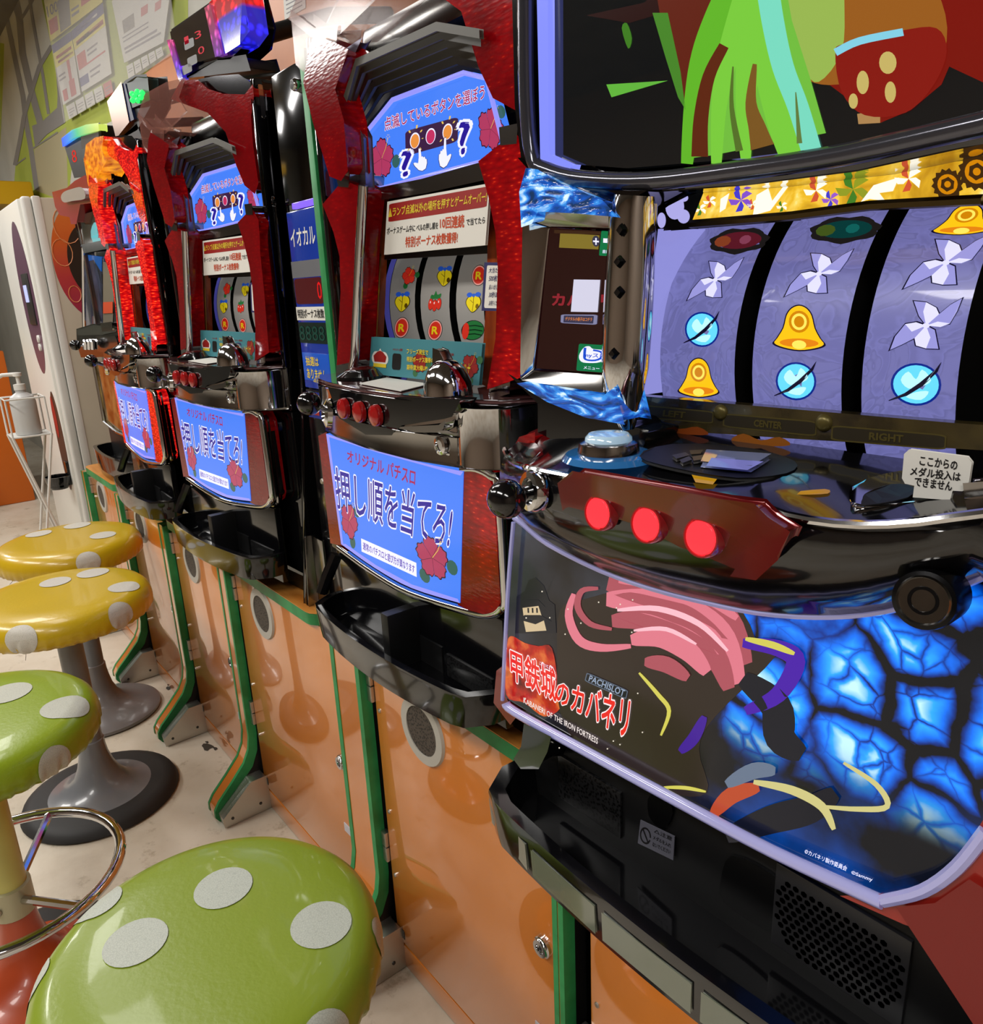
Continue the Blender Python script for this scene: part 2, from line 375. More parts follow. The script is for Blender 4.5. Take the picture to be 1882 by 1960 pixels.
for i in range(5):
    a, b = i / 5, (i + .86) / 5
    L0, R0, L1, R1 = (620, 1000), (1050, 740), (650, 1120), (1075, 870)
    mixp = lambda p, q, s: (p[0] + (q[0] - p[0]) * s, p[1] + (q[1] - p[1]) * s)
    poster(['leftmost small paper in the row under the red hands poster', 'second small paper from the left in the row under posters', 'middle one of five small papers in a row under posters', 'fourth small paper from the left in the row under posters', 'red tinted small paper at right end of the row'][i],
           (mixp(L0, R0, a), mixp(L0, R0, b), mixp(L1, R1, b), mixp(L1, R1, a)), {PTEXT: [(.15, .6, .85, .66), (.15, .4, .85, .46), (.15, .2, .6, .26)]}, PRED if i == 4 else PAPER)
for i in range(5):
    a, b = i / 5, (i + .85) / 5
    L0, R0, L1, R1 = (1185, 620), (1525, 430), (1205, 740), (1545, 510)
    poster(['leftmost small paper in the row under the grey box poster', 'second small paper in the row under the grey box poster', 'middle small paper in the row under the grey box poster', 'fourth small paper in the row under the grey box poster', 'rightmost small paper in the row under the grey box poster'][i],
           (mixp(L0, R0, a), mixp(L0, R0, b), mixp(L1, R1, b), mixp(L1, R1, a)), {PTEXT: [(.15, .6, .85, .66), (.15, .4, .85, .46)]})
set_org(at(200, 180, YW - .03))
pq = [at(u * K, v * K, YW - .04) for u, v in ((600, 1150), (1660, 480), (1560, -300), (360, -300))]
tag(prism('poster_sleeve', pq, (0, .003, 0), CLEARF), 'clear plastic sheet covering the posters above the orange board', 'sheet')
# small notice taped to the orange board
q = [(540, -45), (583, -62), (585, 15), (545, 38)]; f = quadmap(q, YW - .036, eps=.001); t = thing('notice_sheet', 'small white notice with fine print taped to the orange board', 'notice', f(.5, 0))
prism('sheet', [f(0, 0), f(1, 0), f(1, 1), f(0, 1)], (0, .0008, 0), PAPER, t)
g = quadmap(q, YW - .036, eps=.0016)
for k in range(1, 7): upoly(g, [[(.1, .1 * k), (.85, .1 * k), (.85, .1 * k + .03), (.1, .1 * k + .03)]], PTEXT, t)

# ------------------------------------------------------------------ base cabinets with doors, legs and counters
LEGY = .475
def leg(x0, x1, parent, zt, foot=True):
    path = [(LEGY, zt - .02)] + [(LEGY, z) for z in (.3, .17)] + ([(.470, .14), (.456, .112), (.425, .078), (.392, .045), (.381, .028), (.380, .012), (.388, 0)] if foot else [(LEGY, 0)])
    inner = [(y + .018, z) for y, z in path[:3]] + ([(.489, .132), (.474, .098), (.44, .064), (.404, .03), (.397, .018), (.395, .01), (.398, 0)] if foot else [(LEGY + .018, 0)])
    prof = path + inner[::-1]; ew = .012 if x1 - x0 > .06 else .008
    prism('leg_board', [(x0 + ew, y, z) for y, z in prof], (x1 - x0 - 2 * ew, 0, 0), ORANGE, parent, smooth=True)
    for a in (x0, x1 - ew): prism('edge_strip', [(a, y - .0012, z) for y, z in prof], (ew, 0, 0), GREEN_E, parent, smooth=True)
    side = inner + [(.51, 0), (.51, zt - .02)] if foot else [(LEGY + .018, 0), (.51, 0), (.51, zt - .02), (LEGY + .018, zt - .02)]
    prism('side_board', [(x0 + .003, y, z) for y, z in side], (x1 - x0 - .004, 0, 0), BLACKM, parent)
def cabinet(xl, xr, zt, label, legr, vent=True, foot=True, wide=False, counter=None):
    """door from xl to xr; leg at its left spans legr"""
    t = thing('machine_stand', label, 'cabinet', ((xl + xr) / 2, .52, 0), 'orange stands under the slot machines')
    d = box('door', xl + .012, xr, .49, .508, .05, zt - .022, ORANGE, t, .0015)
    box('kick_board', xl + .012, xr, .49, .508, .002, .046, ORANGE, t, .0015)
    box('carcass', xl + .002, xr - .002, .512, .88, .002, zt - .024, BLACKM, t)
    if vent:
        vx, vz = xl + .142, zt - .078
        lathe('vent_ring', [(.0365, 0), (.0365, .004), (.05, .004), (.052, 0)], (vx, .49, vz), mat('vent_ring_grey', (176, 172, 162), .4), d, 36, (0, -1, 0))
        lathe('vent_mesh', [(.037, 0), (.037, .0025), (0, .0025)], (vx, .49, vz), VENTM, d, 36, (0, -1, 0))
    lk = lathe('door_lock', [(0, .006), (.006, .006), (.0065, .008), (.011, .008), (.012, .005), (.0135, .004), (.0135, 0)], (xr - .032, .49, .315), CHROME, d, 24, (0, -1, 0))
    box('keyway', xr - .0335, xr - .0305, .4832, .4842, .311, .319, BLACKM, d)
    box('sticker', xr - .052, xr - .026, .4885, .4898, .165, .182, mat('pale_sticker', (190, 188, 196), .4), d)
    for hz in (zt - .09, .20):
        for k in (0, 1): box('hinge', xl - .001, xl + .011, .484, .494, hz + k * .028, hz + k * .028 + .026, STEEL, t, .001)
    box('tag_plate', xl + .018, xl + .036, .4885, .4898, .062, .078, DARKG, d)
    for zz in (zt - .1, .3, .18): lathe('screw', [(.0035, 0), (.003, .0015), (0, .002)], (xl + .022, .49, zz), STEEL, d, 10, (0, -1, 0))
    if legr:
        leg(legr[0], legr[1], t, zt, foot)
        if foot:
            r = legr[1]
            prism('foot_bracket', [(r - .002, y, z) for y, z in ((.388, .004), (.386, .022), (.455, .082), (.488, .082), (.488, .004))], (.034, 0, 0), STEEL, t, .002)
            for yy, zz in ((.405, .018), (.468, .024)): lathe('screw', [(.0035, 0), (.003, .0015), (0, .002)], (r + .032, yy, zz), DARKG, t, 10, (1, 0, 0))
    if counter:
        a, b, yf = counter; r = .03
        out = [(a,   .89), (a, yf + r)] + [(a + r - r * math.cos(i * math.pi / 8), yf + r - r * math.sin(i * math.pi / 8)) for i in range(1, 5)] + [(b - r + r * math.sin(i * math.pi / 8), yf + r - r * math.cos(i * math.pi / 8)) for i in range(5)] + [(b,   .89)]
        ct = prism('counter_edge', [(x, y, zt - .02) for x, y in out], (0, 0, .02), GREEN_E, t, smooth=True)
        prism('counter_top', [(x, max(y, yf) if y > yf + .0001 else yf, zt + .0005) for x, y in out], (0, 0, .0012), WOODTOP, t)
    return t
VENTM = mat('vent_mesh_dark', (40, 34, 30), .6); _n = nd(VENTM, 'ShaderNodeTexVoronoi', Scale=260.0); VENTM.node_tree.links.new(coords(VENTM), _n.inputs['Vector'])
_r = ramp(VENTM, [(.25, (16, 14, 13)), (.5, (74, 66, 58))]); VENTM.node_tree.links.new(_n.outputs['Distance'], _r.inputs[0]); VENTM.node_tree.links.new(_r.outputs[0], nodes(VENTM)[2].inputs['Base Color'])
cabinet(-.498, .02, .578, 'orange stand door under the nearest machine at right edge', (-.530, -.512), foot=False, counter=(-.53, .03, .495))
cabinet(-.945, -.532, .578, 'orange stand under the second machine, with wide orange leg beside the near green stool', (-1.038, -.947), counter=(-.945, -.535, .482))
cabinet(-1.495, -1.040, .578, 'orange stand under the middle machine with the longest reflection of the stool bases', (-1.540, -1.495), counter=(-1.495, -1.095, .478))
cabinet(-1.905, -1.542, .578, 'orange stand with foot between the two grey stool bases and the oil stain', (-1.948, -1.905), counter=(-1.905, -1.545, .478))
cabinet(-2.325, -1.950, .578, 'orange stand second from the far end, partly behind the yellow stools', (-2.370, -2.327), counter=(-2.325, -1.955, .478))
cabinet(-2.76, -2.372, .578, 'farthest orange stand beside the tall white machine', (-2.805, -2.762), counter=(-2.76, -2.375, .478))

# ------------------------------------------------------------------ stools
def stool(label, x, y, zmid, seat_col, dot_col, pole_col, base_col, rub, dots, R=.183, base_r=.185, pole_r=.025, worn=0.0, rot=0.0, wrinkle=True):
    t = thing('stool', label, 'stool', (x, y, 0), 'polka dot stools along the aisle')
    sm = mat('vinyl_' + label.split()[0], seat_col, .3, coat=.25); bump(sm, 160, .12)
    prof = [(0, .027), (R * .6, .0265), (R * .84, .0245), (R * .92, .0195), (R * .97, .0105), (R * .996, -.002), (R, -.013), (R * .992, -.024), (R * .965, -.032), (R * .9, -.036)]
    wr = (lambda a, h: 1 + (.010 * math.sin(a * 52) + .006 * math.sin(a * 83 + 1) + .004 * math.sin(a * 31)) * min(1, max(0, -(h + .004) * 40))) if wrinkle else None
    n = 160
    seat = lathe('seat', prof[::-1] + [], (x, y, zmid), sm, t, n, warp=wr)
    # dots printed on the vinyl, following the cushion
    arc = [0]
    for i in range(1, len(prof)): arc.append(arc[-1] + math.hypot(prof[i][0] - prof[i - 1][0], prof[i][1] - prof[i - 1][1]))
    def surf(px_, py_):
        s = math.hypot(px_, py_); a = math.atan2(py_, px_); s = min(s, arc[-1])
        for i in range(1, len(prof)):
            if s <= arc[i] or i == len(prof) - 1:
                k = (s - arc[i - 1]) / (arc[i] - arc[i - 1]); r = prof[i - 1][0] + (prof[i][0] - prof[i - 1][0]) * k; h = prof[i - 1][1] + (prof[i][1] - prof[i - 1][1]) * k
                dr, dh = prof[i][0] - prof[i - 1][0], prof[i][1] - prof[i - 1][1]; l = math.hypot(dr, dh); break
        if wr: r *= wr(a, h)
        e = .0011
        r2, h2 = r - dh / l * e, h + dr / l * e
        return Vector((x + r2 * math.cos(a), y + r2 * math.sin(a), zmid + h2))
    dm = mat('dot_' + label.split()[0], dot_col, .45); N, L, b = nodes(dm)
    vo = nd(dm, 'ShaderNodeTexVoronoi', Scale=420.0, feature='DISTANCE_TO_EDGE'); L.new(coords(dm), vo.inputs['Vector'])
    r_ = ramp(dm, [(.0, tuple(int(c * .9) for c in dot_col)), (.12, dot_col)]); L.new(vo.outputs['Distance'], r_.inputs[0]); L.new(r_.outputs[0], b.inputs['Base Color'])
    for (dx, dy, dr) in dots:
        vs, fs = [surf(dx, dy)], []; m_ = 28
        rings = 6
        for q in range(1, rings + 1):
            for k in range(m_):
                a = 2 * math.pi * k / m_; vs.append(surf(dx + dr * q / rings * math.cos(a), dy + dr * q / rings * math.sin(a)))
        for k in range(m_): fs.append((0, 1 + k, 1 + (k + 1) % m_))
        for q in range(rings - 1):
            for k in range(m_): fs.append((1 + q * m_ + k, 1 + (q + 1) * m_ + k, 1 + (q + 1) * m_ + (k + 1) % m_, 1 + q * m_ + (k + 1) % m_))
        me = bpy.data.meshes.new('polka_dot'); me.from_pydata([tuple(v - ORG) for v in vs], [], fs); link('polka_dot', me, dm, seat, True)
    pm = mat('painted_pole_' + label.split()[0], pole_col, .3); bm_ = mat('painted_base_' + label.split()[0], base_col, .28, coat=.3)
    lathe('seat_plate', [(.0, -.034), (.09, -.034), (.1, -.03), (.1, -.026)], (x, y, zmid), DARKG, t, 24)
    lathe('pole', [(pole_r, .07), (pole_r, zmid - .03)], (x, y, 0), pm, t, 24)
    bp = [(base_r * .97, .012), (base_r * .9, .018), (base_r * .72, .024), (base_r * .54, .032), (base_r * .40, .044), (base_r * .30, .062), (base_r * .235, .086), (pole_r * 1.22, .112), (pole_r * 1.12, .132), (pole_r * 1.1, .15), (pole_r, .152)]
    lathe('base', [(base_r * .97, .004)] + bp, (x, y, 0), bm_, t, 48)
    if rub: lathe('rubber_rim', [(base_r * .84, .026), (base_r * .92, .023), (base_r * 1.0, .017), (base_r * 1.04, .004), (base_r * 1.02, .001), (base_r * .9, .001)], (x, y, 0), mat('black_rubber', (34, 33, 33), .6), t, 48)
    random.seed(int(abs(x * 1000)))
    for k in range(5):        # loose threads under the seat edge
        a = random.uniform(3.4, 6.2); p0 = Vector((x + R * .95 * math.cos(a), y + R * .95 * math.sin(a), zmid - .028)); d = Vector((random.uniform(-.01, .01), random.uniform(-.01, .01), -random.uniform(.008, .024)))
        tube('loose_thread', [p0, p0 + d * .5 + Vector((.003, 0, 0)), p0 + d], .0005, BLKPR, t, 4)
    return t
YEL = (192, 160, 22); GRN = (130, 148, 42); DOTW = (196, 190, 178); GREYB = (112, 114, 118)
def dots_from(pxs, x, y, z): return [((lambda p: (p.x - x, p.y - y, r))(atz(u, v, z))) for u, v, r in pxs]
def side_dots(pxs, x, y, z, R): return [((lambda p: (lambda a: ((R + .014) * math.cos(a), (R + .014) * math.sin(a), r))(math.atan2(p.y - y, p.x - x)))(atz(u, v, z))) for u, v, r in pxs]
gx, gy, gz = -.690, .150, .432
stool('green polka dot stool in the near foreground', gx, gy, gz, GRN, (186, 190, 176), (196, 190, 110), (168, 74, 40), True,
      dots_from([(428, 1701, .031), (260, 1805, .031), (615, 1770, .031), (180, 1722, .028)], gx, gy, gz + .026) + side_dots([(545, 1945, .031), (68, 1900, .03), (700, 1800, .02)], gx, gy, gz - .005, .171), R=.171, base_r=.16)
hx, hy, hz = -1.297, .002, .474
t = stool('green polka dot stool with worn dots and chrome foot ring', hx, hy, hz, (134, 154, 30), (186, 186, 170), (200, 192, 108), (176, 70, 36), True,
      dots_from([(125, 1352, .034), (15, 1328, .034)], hx, hy, hz + .026) + side_dots([(85, 1452, .03)], hx, hy, hz - .01, .192), pole_r=.026, R=.177, base_r=.165)
RZ = .19
ring = [(hx + .165 * math.cos(a), hy + .165 * math.sin(a), RZ + .02) for a in [2 * math.pi * i / 48 for i in range(48)]]
tube('foot_ring', ring, .009, CHROME, t, 10, True)
for a in (.5, 2.6, 4.7): tube('ring_spoke', [(hx + .026 * math.cos(a), hy + .026 * math.sin(a), RZ - .01), (hx + .165 * math.cos(a), hy + .165 * math.sin(a), RZ + .02)], .007, CHROME, t, 8)
lathe('ring_collar', [(.026, -.04), (.031, -.038), (.031, .012), (.026, .014)], (hx, hy, RZ), mat('pale_metal_collar', (176, 170, 140), .35, .4), t, 24)
lathe('collar_screw', [(.007, 0), (.007, .004), (.003, .005), (0, .004)], (hx + .022, hy - .022, RZ - .015), STEEL, t, 12, (1, -1, 0))
yx, yy, yz = -1.768, .213, .478
stool('yellow polka dot stool with grey base and thick black rubber rim', yx, yy, yz, YEL, DOTW, GREYB, GREYB, True,
      dots_from([(106, 1115, .031), (178, 1097, .033), (237, 1123, .031)], yx, yy, yz + .026) + side_dots([(94, 1185, .032), (203, 1178, .03)], yx, yy, yz - .01, .178) + side_dots([(0, 1170, .03)], yx, yy, yz - .01, .178), R=.178, base_r=.158)
zx, zy, zz = -2.172, .308, .484
stool('farthest yellow polka dot stool with plain grey base', zx, zy, zz, (188, 154, 20), DOTW, GREYB, (112, 108, 108), False,
      dots_from([(74, 1022, .031), (148, 1006, .033), (197, 1025, .031)], zx, zy, zz + .026) + side_dots([(55, 1066, .03), (148, 1064, .03)], zx, zy, zz - .01, .172), R=.172, base_r=.15)
# dark oil stains on the floor by the stand feet
set_org((-1.45, .42, .0012))
STAIN = mat('dark_floor_stain', (58, 52, 44), .7)
def blot(c, r):
    a = [random.uniform(.55, 1.2) for _ in range(11)]
    return [(c.x + r * a[i] * math.cos(i * .571), c.y + .6 * r * a[i] * math.sin(i * .571), .0012) for i in range(11)]
for u, v, r, lb in ((398, 1430, .02, 'dark oil stain on the floor beside the stand foot'), (322, 1318, .012, 'small dark stain on the floor by the far stands')):
    c = atz(u, v, 0); set_org(c); tag(flat('floor_stain', [blot(c, r), blot(c + Vector((.02, .012, 0)), r * .5), blot(c + Vector((-.022, .006, 0)), r * .35)], STAIN), lb, 'stain')

# ------------------------------------------------------------------ red slot machine (three alike)
def c3(ox, oy, k, pts): return [(ox + x * k, oy + y * k) for x, y in pts]
def A3(pts): return c3(560, 0, .2657, pts)        # pixel pick-ups from enlarged views of the photograph
def A4(pts): return c3(560, 480, .2657, pts)
def A5(pts): return c3(560, 760, .3266, pts)
def B3(pts): return c3(100, 130, .2976, pts)
def D3(pts): return c3(600, 480, .2232, pts)
def D4(pts): return c3(600, 690, .21254, pts)
def flower(f, parent, cx, cy, rx, ry, red, dark, leafm, stam, rot=0.0):
    """hibiscus print: petals, outline, leaf and stamen in panel coordinates"""
    def pet(a, s=1.0):
        out = []
        for i in range(13):
            t = -1 + 2 * i / 12
            r = s * (1.0 - .22 * t * t + .05 * math.sin(t * 11)); an = a + t * .62
            out.append((cx + rx * r * math.cos(an), cy + ry * r * math.sin(an)))
        return [(cx, cy)] + out
    for a in (rot - .5, rot + 3.8): upoly(f, [[(cx + rx * 1.25 * math.cos(a) + .35 * rx * math.cos(b), cy + ry * 1.2 * math.sin(a) + .35 * ry * math.sin(b)) for b in [k * math.pi / 6 for k in range(12)]]], leafm, parent, 'leaf_print')
    g = lambda a, b: f(a, b) + Vector((0, -.0001, 0)); h = lambda a, b: f(a, b) + Vector((0, -.0002, 0)); k_ = lambda a, b: f(a, b) + Vector((0, -.0003, 0))
    upoly(g, [pet(rot + i * 2 * math.pi / 5, 1.04) for i in range(5)], dark, parent, 'flower_outline')
    upoly(h, [pet(rot + i * 2 * math.pi / 5, .97) for i in range(5)], red, parent, 'flower_print')
    upoly(k_, [band([(cx, cy), (cx + rx * .9 * math.cos(a), cy + ry * .9 * math.sin(a))], .006) for a in [rot + .628 + i * 1.2566 for i in range(5)]], dark, parent, 'flower_outline')
    upoly(k_, [band([(cx, cy), (cx + rx * .35, cy + ry * .5), (cx + rx * .55, cy + ry * 1.05)], .012)] + [ell(cx + rx * (.55 + .12 * math.cos(i)), cy + ry * (1.05 + .12 * math.sin(i)), .008, .014, 8) for i in range(5)], stam, parent, 'stamen_print')
LR, LDK, LGR, LYE = lit((190, 62, 104), .7), lit((70, 30, 60), .5), lit((60, 110, 104), .6), lit((226, 190, 90), .9)
LWH, LNAVY, LMAG, LPUR = lit((226, 226, 255), 1.0), lit((40, 24, 150), .8), lit((170, 30, 90), .8), lit((92, 60, 176), .8)
GREYREEL = mat('reel_strip', (150, 147, 142), .4, emit=(150, 147, 142), es=.22)

def reel_syms(f, kind, parent):
    """one printed reel symbol in the unit square"""
    e = lambda k: (lambda a, b: f(a, b) + Vector((0, -.0001 * k, 0)))
    Y, B, K_, R_, G, W = SY['y'], SY['b'], SY['k'], SY['r'], SY['g'], SY['w']
    if kind == 'bell':
        body = [(.5, .02), (.28, .18), (.1, .42), (.12, .62), (.3, .78), (.5, .8), (.72, .78), (.9, .62), (.92, .4), (.74, .16)]
        upoly(e(0), [[(.5 + (x - .5) * 1.1, .42 + (y - .42) * 1.08) for x, y in spline(body, 3, True)]], K_, parent, 'symbol_outline')
        upoly(e(1), [spline(body, 3, True)], Y, parent, 'symbol_print')
        upoly(e(2), [band([(.5, .05), (.52, .4), (.5, .76)], .03), band([(.52, .45), (.3, .6)], .025), ell(.76, .3, .1, .12, 10)], SY['o'], parent, 'symbol_print')
        upoly(e(3), [ell(.25, .84, .17, .12, 10), ell(.75, .86, .17, .12, 10), ell(.5, .82, .1, .09, 10)], B, parent, 'symbol_print')
    elif kind == 'coin':
        upoly(e(0), [ell(.5, .5, .46, .5, 24)], K_, parent, 'symbol_outline'); upoly(e(1), [ell(.5, .5, .43, .47, 24)], SY['p'], parent, 'symbol_print'); upoly(e(2), [ell(.5, .5, .37, .41, 24)], R_, parent, 'symbol_print')
        lettering('R', e(3), Y, parent, .03, (.3, .3, .7, .68), 'symbol_lettering')
    elif kind == 'cherry':
        for k, (s, m_) in enumerate(((1.08, K_), (1, R_))): upoly(e(k), [ell(x, y, .15 * s, .27 * s, 14) for x, y in ((.24, .34), (.76, .36), (.5, .28))], m_, parent, 'symbol_print')
        upoly(e(2), [spline([(.5, .6), (.2, .62), (.25, .8), (.4, .78), (.5, .98), (.62, .8), (.85, .86), (.8, .65)], 3, True)], G, parent, 'symbol_print')
        upoly(e(3), [ell(.22, .44, .03, .06, 8), ell(.74, .46, .03, .06, 8), ell(.47, .4, .03, .06, 8)], W, parent, 'symbol_print')
    elif kind == 'melon':
        upoly(e(0), [ell(.5, .5, .5, .48, 22)], K_, parent, 'symbol_outline'); upoly(e(1), [ell(.52, .5, .46, .45, 22)], G, parent, 'symbol_print')
        upoly(e(2), [band([(.3, y), (.6, y + .03), (.93, y - .04)], .05) for y in (.3, .5, .7)], SY['dg'], parent, 'symbol_print'); upoly(e(3), [ell(.2, .46, .15, .4, 16)], R_, parent, 'symbol_print')
    elif kind == 'flower':
        flower(f, parent, .5, .5, .42, .42, R_, K_, G, Y, .6)
    elif kind == 'plate':
        upoly(e(0), [[(0, .1), (1, .1), (1, .9), (0, .9)]], Y, parent, 'symbol_outline'); upoly(e(1), [[(.05, .16), (.95, .16), (.95, .84), (.05, .84)]], K_, parent, 'symbol_print'); lettering('HANA', e(2), Y, parent, .03, (.1, .45, .9, .8), 'symbol_lettering')
        upoly(e(2), [[(.1, .2), (.9, .2), (.9, .4), (.1, .4)]], R_, parent, 'symbol_print')
SY = dict(y=mat('symbol_yellow', (228, 206, 30), .4, emit=(228, 206, 30), es=.3), b=mat('symbol_blue', (40, 90, 200), .4, emit=(40, 90, 200), es=.3), k=mat('symbol_black', (14, 14, 14), .4), r=mat('symbol_red', (214, 50, 34), .4, emit=(214, 50, 34), es=.3),
          g=mat('symbol_green', (40, 120, 60), .4, emit=(40, 120, 60), es=.2), w=mat('symbol_white', (235, 232, 228), .4, emit=(235, 232, 228), es=.3), o=mat('symbol_ochre', (150, 120, 10), .4), p=mat('symbol_pink', (240, 170, 160), .4, emit=(240, 170, 160), es=.3), dg=mat('symbol_dark_green', (18, 58, 34), .4))

YB, YD, YR, YT = .462, .440, .53, .535     # belly, deck front, reel glass, top display
M2 = thing('slot_machine', 'red and chrome slot machine beside the nearest machine, second from the right', 'slot machine', F2.org, 'red slot machines with blue panels')
T = M2
XL, XR = -.985, -.548
box('cabinet', XL + .006, XR - .004, .68, .885, .580, 1.385, BLACKS, T, .004)
box('cabinet_base', XL + .006, XR - .004, .505, .679, .580, .90, BLACKS, T, .003)
for xa in (XL + .006, XR - .016): box('cabinet_side', xa, xa + .012, .505, .679, .901, 1.385, BLACKS, T, .003)
# belly panel
bz0 = spline(A5([(197, 215), (500, 310), (760, 385), (1000, 437)]), 4); bot = spline(A5([(980, 1207), (700, 1120), (480, 1000), (285, 862)]), 4)
belly = pxprism('belly_panel', bz0 + bot, YB, .03, BLUE_LIT, T)
inn = A5([(225, 245), (985, 465), (965, 1180), (310, 865)])
fpx('panel_edge_light', [bz0 + A5([(985, 460), (500, 325), (215, 235)]), A5([(197, 215), (285, 862), (298, 866), (215, 235)]), bot + A5([(310, 860), (490, 985), (700, 1098), (968, 1183)])], YB, LAV_EDGE, belly, eps=.0012)
fB = lambda q, e=.0006: quadmap(A5(q), YB, eps=e)
lettering('オリジナル パチスロ', fB(((318, 308), (722, 425), (718, 520), (322, 378))), LMAG, belly, .022)
q = ((246, 412), (955, 640), (925, 890), (255, 652))
q = ((240, 405), (948, 625), (915, 900), (262, 655))
lettering('押し順を当てろ!', fB(q), LWH, belly, .045, ref=.02)
lettering('押し順を当てろ!', fB(q, .0012), LNAVY, belly, .012, ref=.02)
pl = fB(((402, 828), (726, 972), (728, 1055), (405, 905)))
upoly(pl, [[(0, 0), (1, 0), (1, 1), (0, 1)]], LWH, belly, 'caption_plate'); lettering('通常のパチスロと遊び方が異なります', fB(((412, 848), (716, 985), (716, 1035), (413, 893)), .0012), LPUR, belly, .02)
fl = fB(((690, 690), (960, 800), (950, 1160), (700, 1020))); flower(fl, belly, .48, .42, .36, .34, LR, LDK, LGR, LYE, .5)
fl = fB(((270, 560), (400, 620), (400, 870), (285, 820)), .0004); flower(fl, belly, .45, .45, .4, .4, LR, LDK, LGR, LYE, 1.2)
# red side lamps of the belly and chrome frame
pxprism('side_lamp', A5([(155, 235), (197, 215), (285, 862), (225, 850)]), YB + .003, .03, RED_DIM, T, .002)
pxprism('side_lamp', A5([(1002, 436), (1080, 445), (1130, 470), (1165, 540), (1205, 1190), (1185, 1235), (1120, 1252), (1040, 1232), (982, 1207)]), YB + .001, .032, RED_MID, T, .004)
fr_ = spline(A5([(1000, 425), (1090, 425), (1175, 468), (1212, 540), (1250, 1165), (1232, 1230), (1180, 1268), (1060, 1262), (700, 1150), (470, 1020), (275, 880)]), 4)
tube('chrome_trim', [at(u, v, YB + .006) for u, v in fr_], .0055, CHROME, T, 10)
tube('chrome_trim', [at(u + 9, v + 2, YB + .02) for u, v in fr_[:34]], .004, CHROME2, T, 8)
pxprism('belly_backing', A5([(160, 225), (1080, 420), (1215, 540), (1255, 1190), (1180, 1270), (700, 1165), (230, 860)]), YB + .012, .05, DARKCHROME, T, .004)
# deck: chrome body, black button panel, clear top
deck_t = [(-.985, .478), (-.955, .462), (-.90, .448), (-.80, .436), (-.70, .436), (-.63, .448), (-.585, .470), (-.562, .505), (-.56, .56), (-.985, .56)]
prism('deck_body', [(x, y, .936) for x, y in deck_t], (0, 0, .034), CHROME, T, .006, 3)
prism('deck_top', [(x, y + .001, .9705) for x, y in deck_t], (0, 0, .004), mat('printed_deck_top', (92, 60, 60), .12, coat=.8), T, .0015)
pxprism('deck_front', D4([(150, 265), (720, 365), (790, 350), (1290, 380), (1240, 480), (1170, 500), (790, 560), (735, 600), (700, 650), (470, 645), (235, 500)]), .4335, .02, BLACKP, T, .003)
pxprism('deck_plate', D4([(730, 640), (780, 605), (1130, 590), (1180, 555), (1165, 610), (1100, 640)]), .434, .012, CHROME2, T, .001)
for u, v in D4([(292, 430), (433, 462), (582, 493)]):
    p = at(u, v, .4325); b_ = lathe('stop_button', [(.0125, 0), (.0125, .004), (.0115, .0065), (.006, .009), (0, .0095)], p, REDBTN_OFF, T, 24, (0, -1, 0), xs=.92)
col = [(-.645, .456)] + [(-.607 + .045 * math.sin(a), .492 - .048 * math.cos(a)) for a in [math.radians(d_) for d_ in range(-50, 91, 10)]] + [(-.56, .56), (-.645, .56)]
prism('chrome_column', [(x, y, .908) for x, y in col], (0, 0, .060), CHROME, T, .002, 2, True)
prism('chrome_skirt', [(x, y + .008, .903) for x, y in deck_t], (0, 0, .034), CHROME2, T, .004)
lathe('key_lock', [(.010, 0), (.010, .004), (.0065, .005), (.006, .003), (0, .003)], at(847, 852, .452), CHROME, T, 20, (0, -1, 0))
c0 = at(640, 790, .45); p = at(592, 772, .405)
lv = tube('lever_rod', [c0, p], .0045, CHROME2, T, 10); ball('lever_ball', p, .0148, BLACKP, lv)
lathe('lever_socket', [(.019, 0), (.018, .006), (.011, .009), (.008, .004), (0, .004)], c0 + Vector((0, -.006, 0)), CHROME, T, 24, (-.3, -1, .1))
p = atz(*D4([(448, 158)])[0], .975); lathe('bet_button', [(.034, 0), (.033, .004), (.024, .009), (.02, .012), (0, .013)], p, BLACKP, T, 28)
lathe('bet_button_cap', [(.017, .012), (.015, .0145), (0, .0155)], p, mat('dark_red_cap', (70, 14, 14), .2, coat=.5), T, 24)
prism('deck_card', [atz(u, v, .9755) for u, v in D4([(415, 210), (660, 158), (1045, 215), (790, 280)])], (0, 0, .0008), WHITEP, T)
p = atz(*D4([(1215, 300)])[0], .975)
lathe('medal_slot', [(.026, 0), (.025, .012), (.02, .026), (.011, .034), (0, .036)], p + Vector((0, .0, 0)), CHROME, T, 24)
prism('slot_guide', [p + Vector(d) for d in ((-.018, -.006, .02), (-.014, -.006, .046), (-.004, -.006, .044), (.02, -.006, .012))], (0, .012, 0), CHROME2, T, .001)
wc = [at(u, v, y) for u, v, y in ((990, 752, .56), (985, 800, .54), (965, 845, .52), (935, 868, .50), (895, 874, .47), (855, 868, .452))]
tube('coin_return_wire', spline(wc, 5), .0024, CHROME, T, 8)
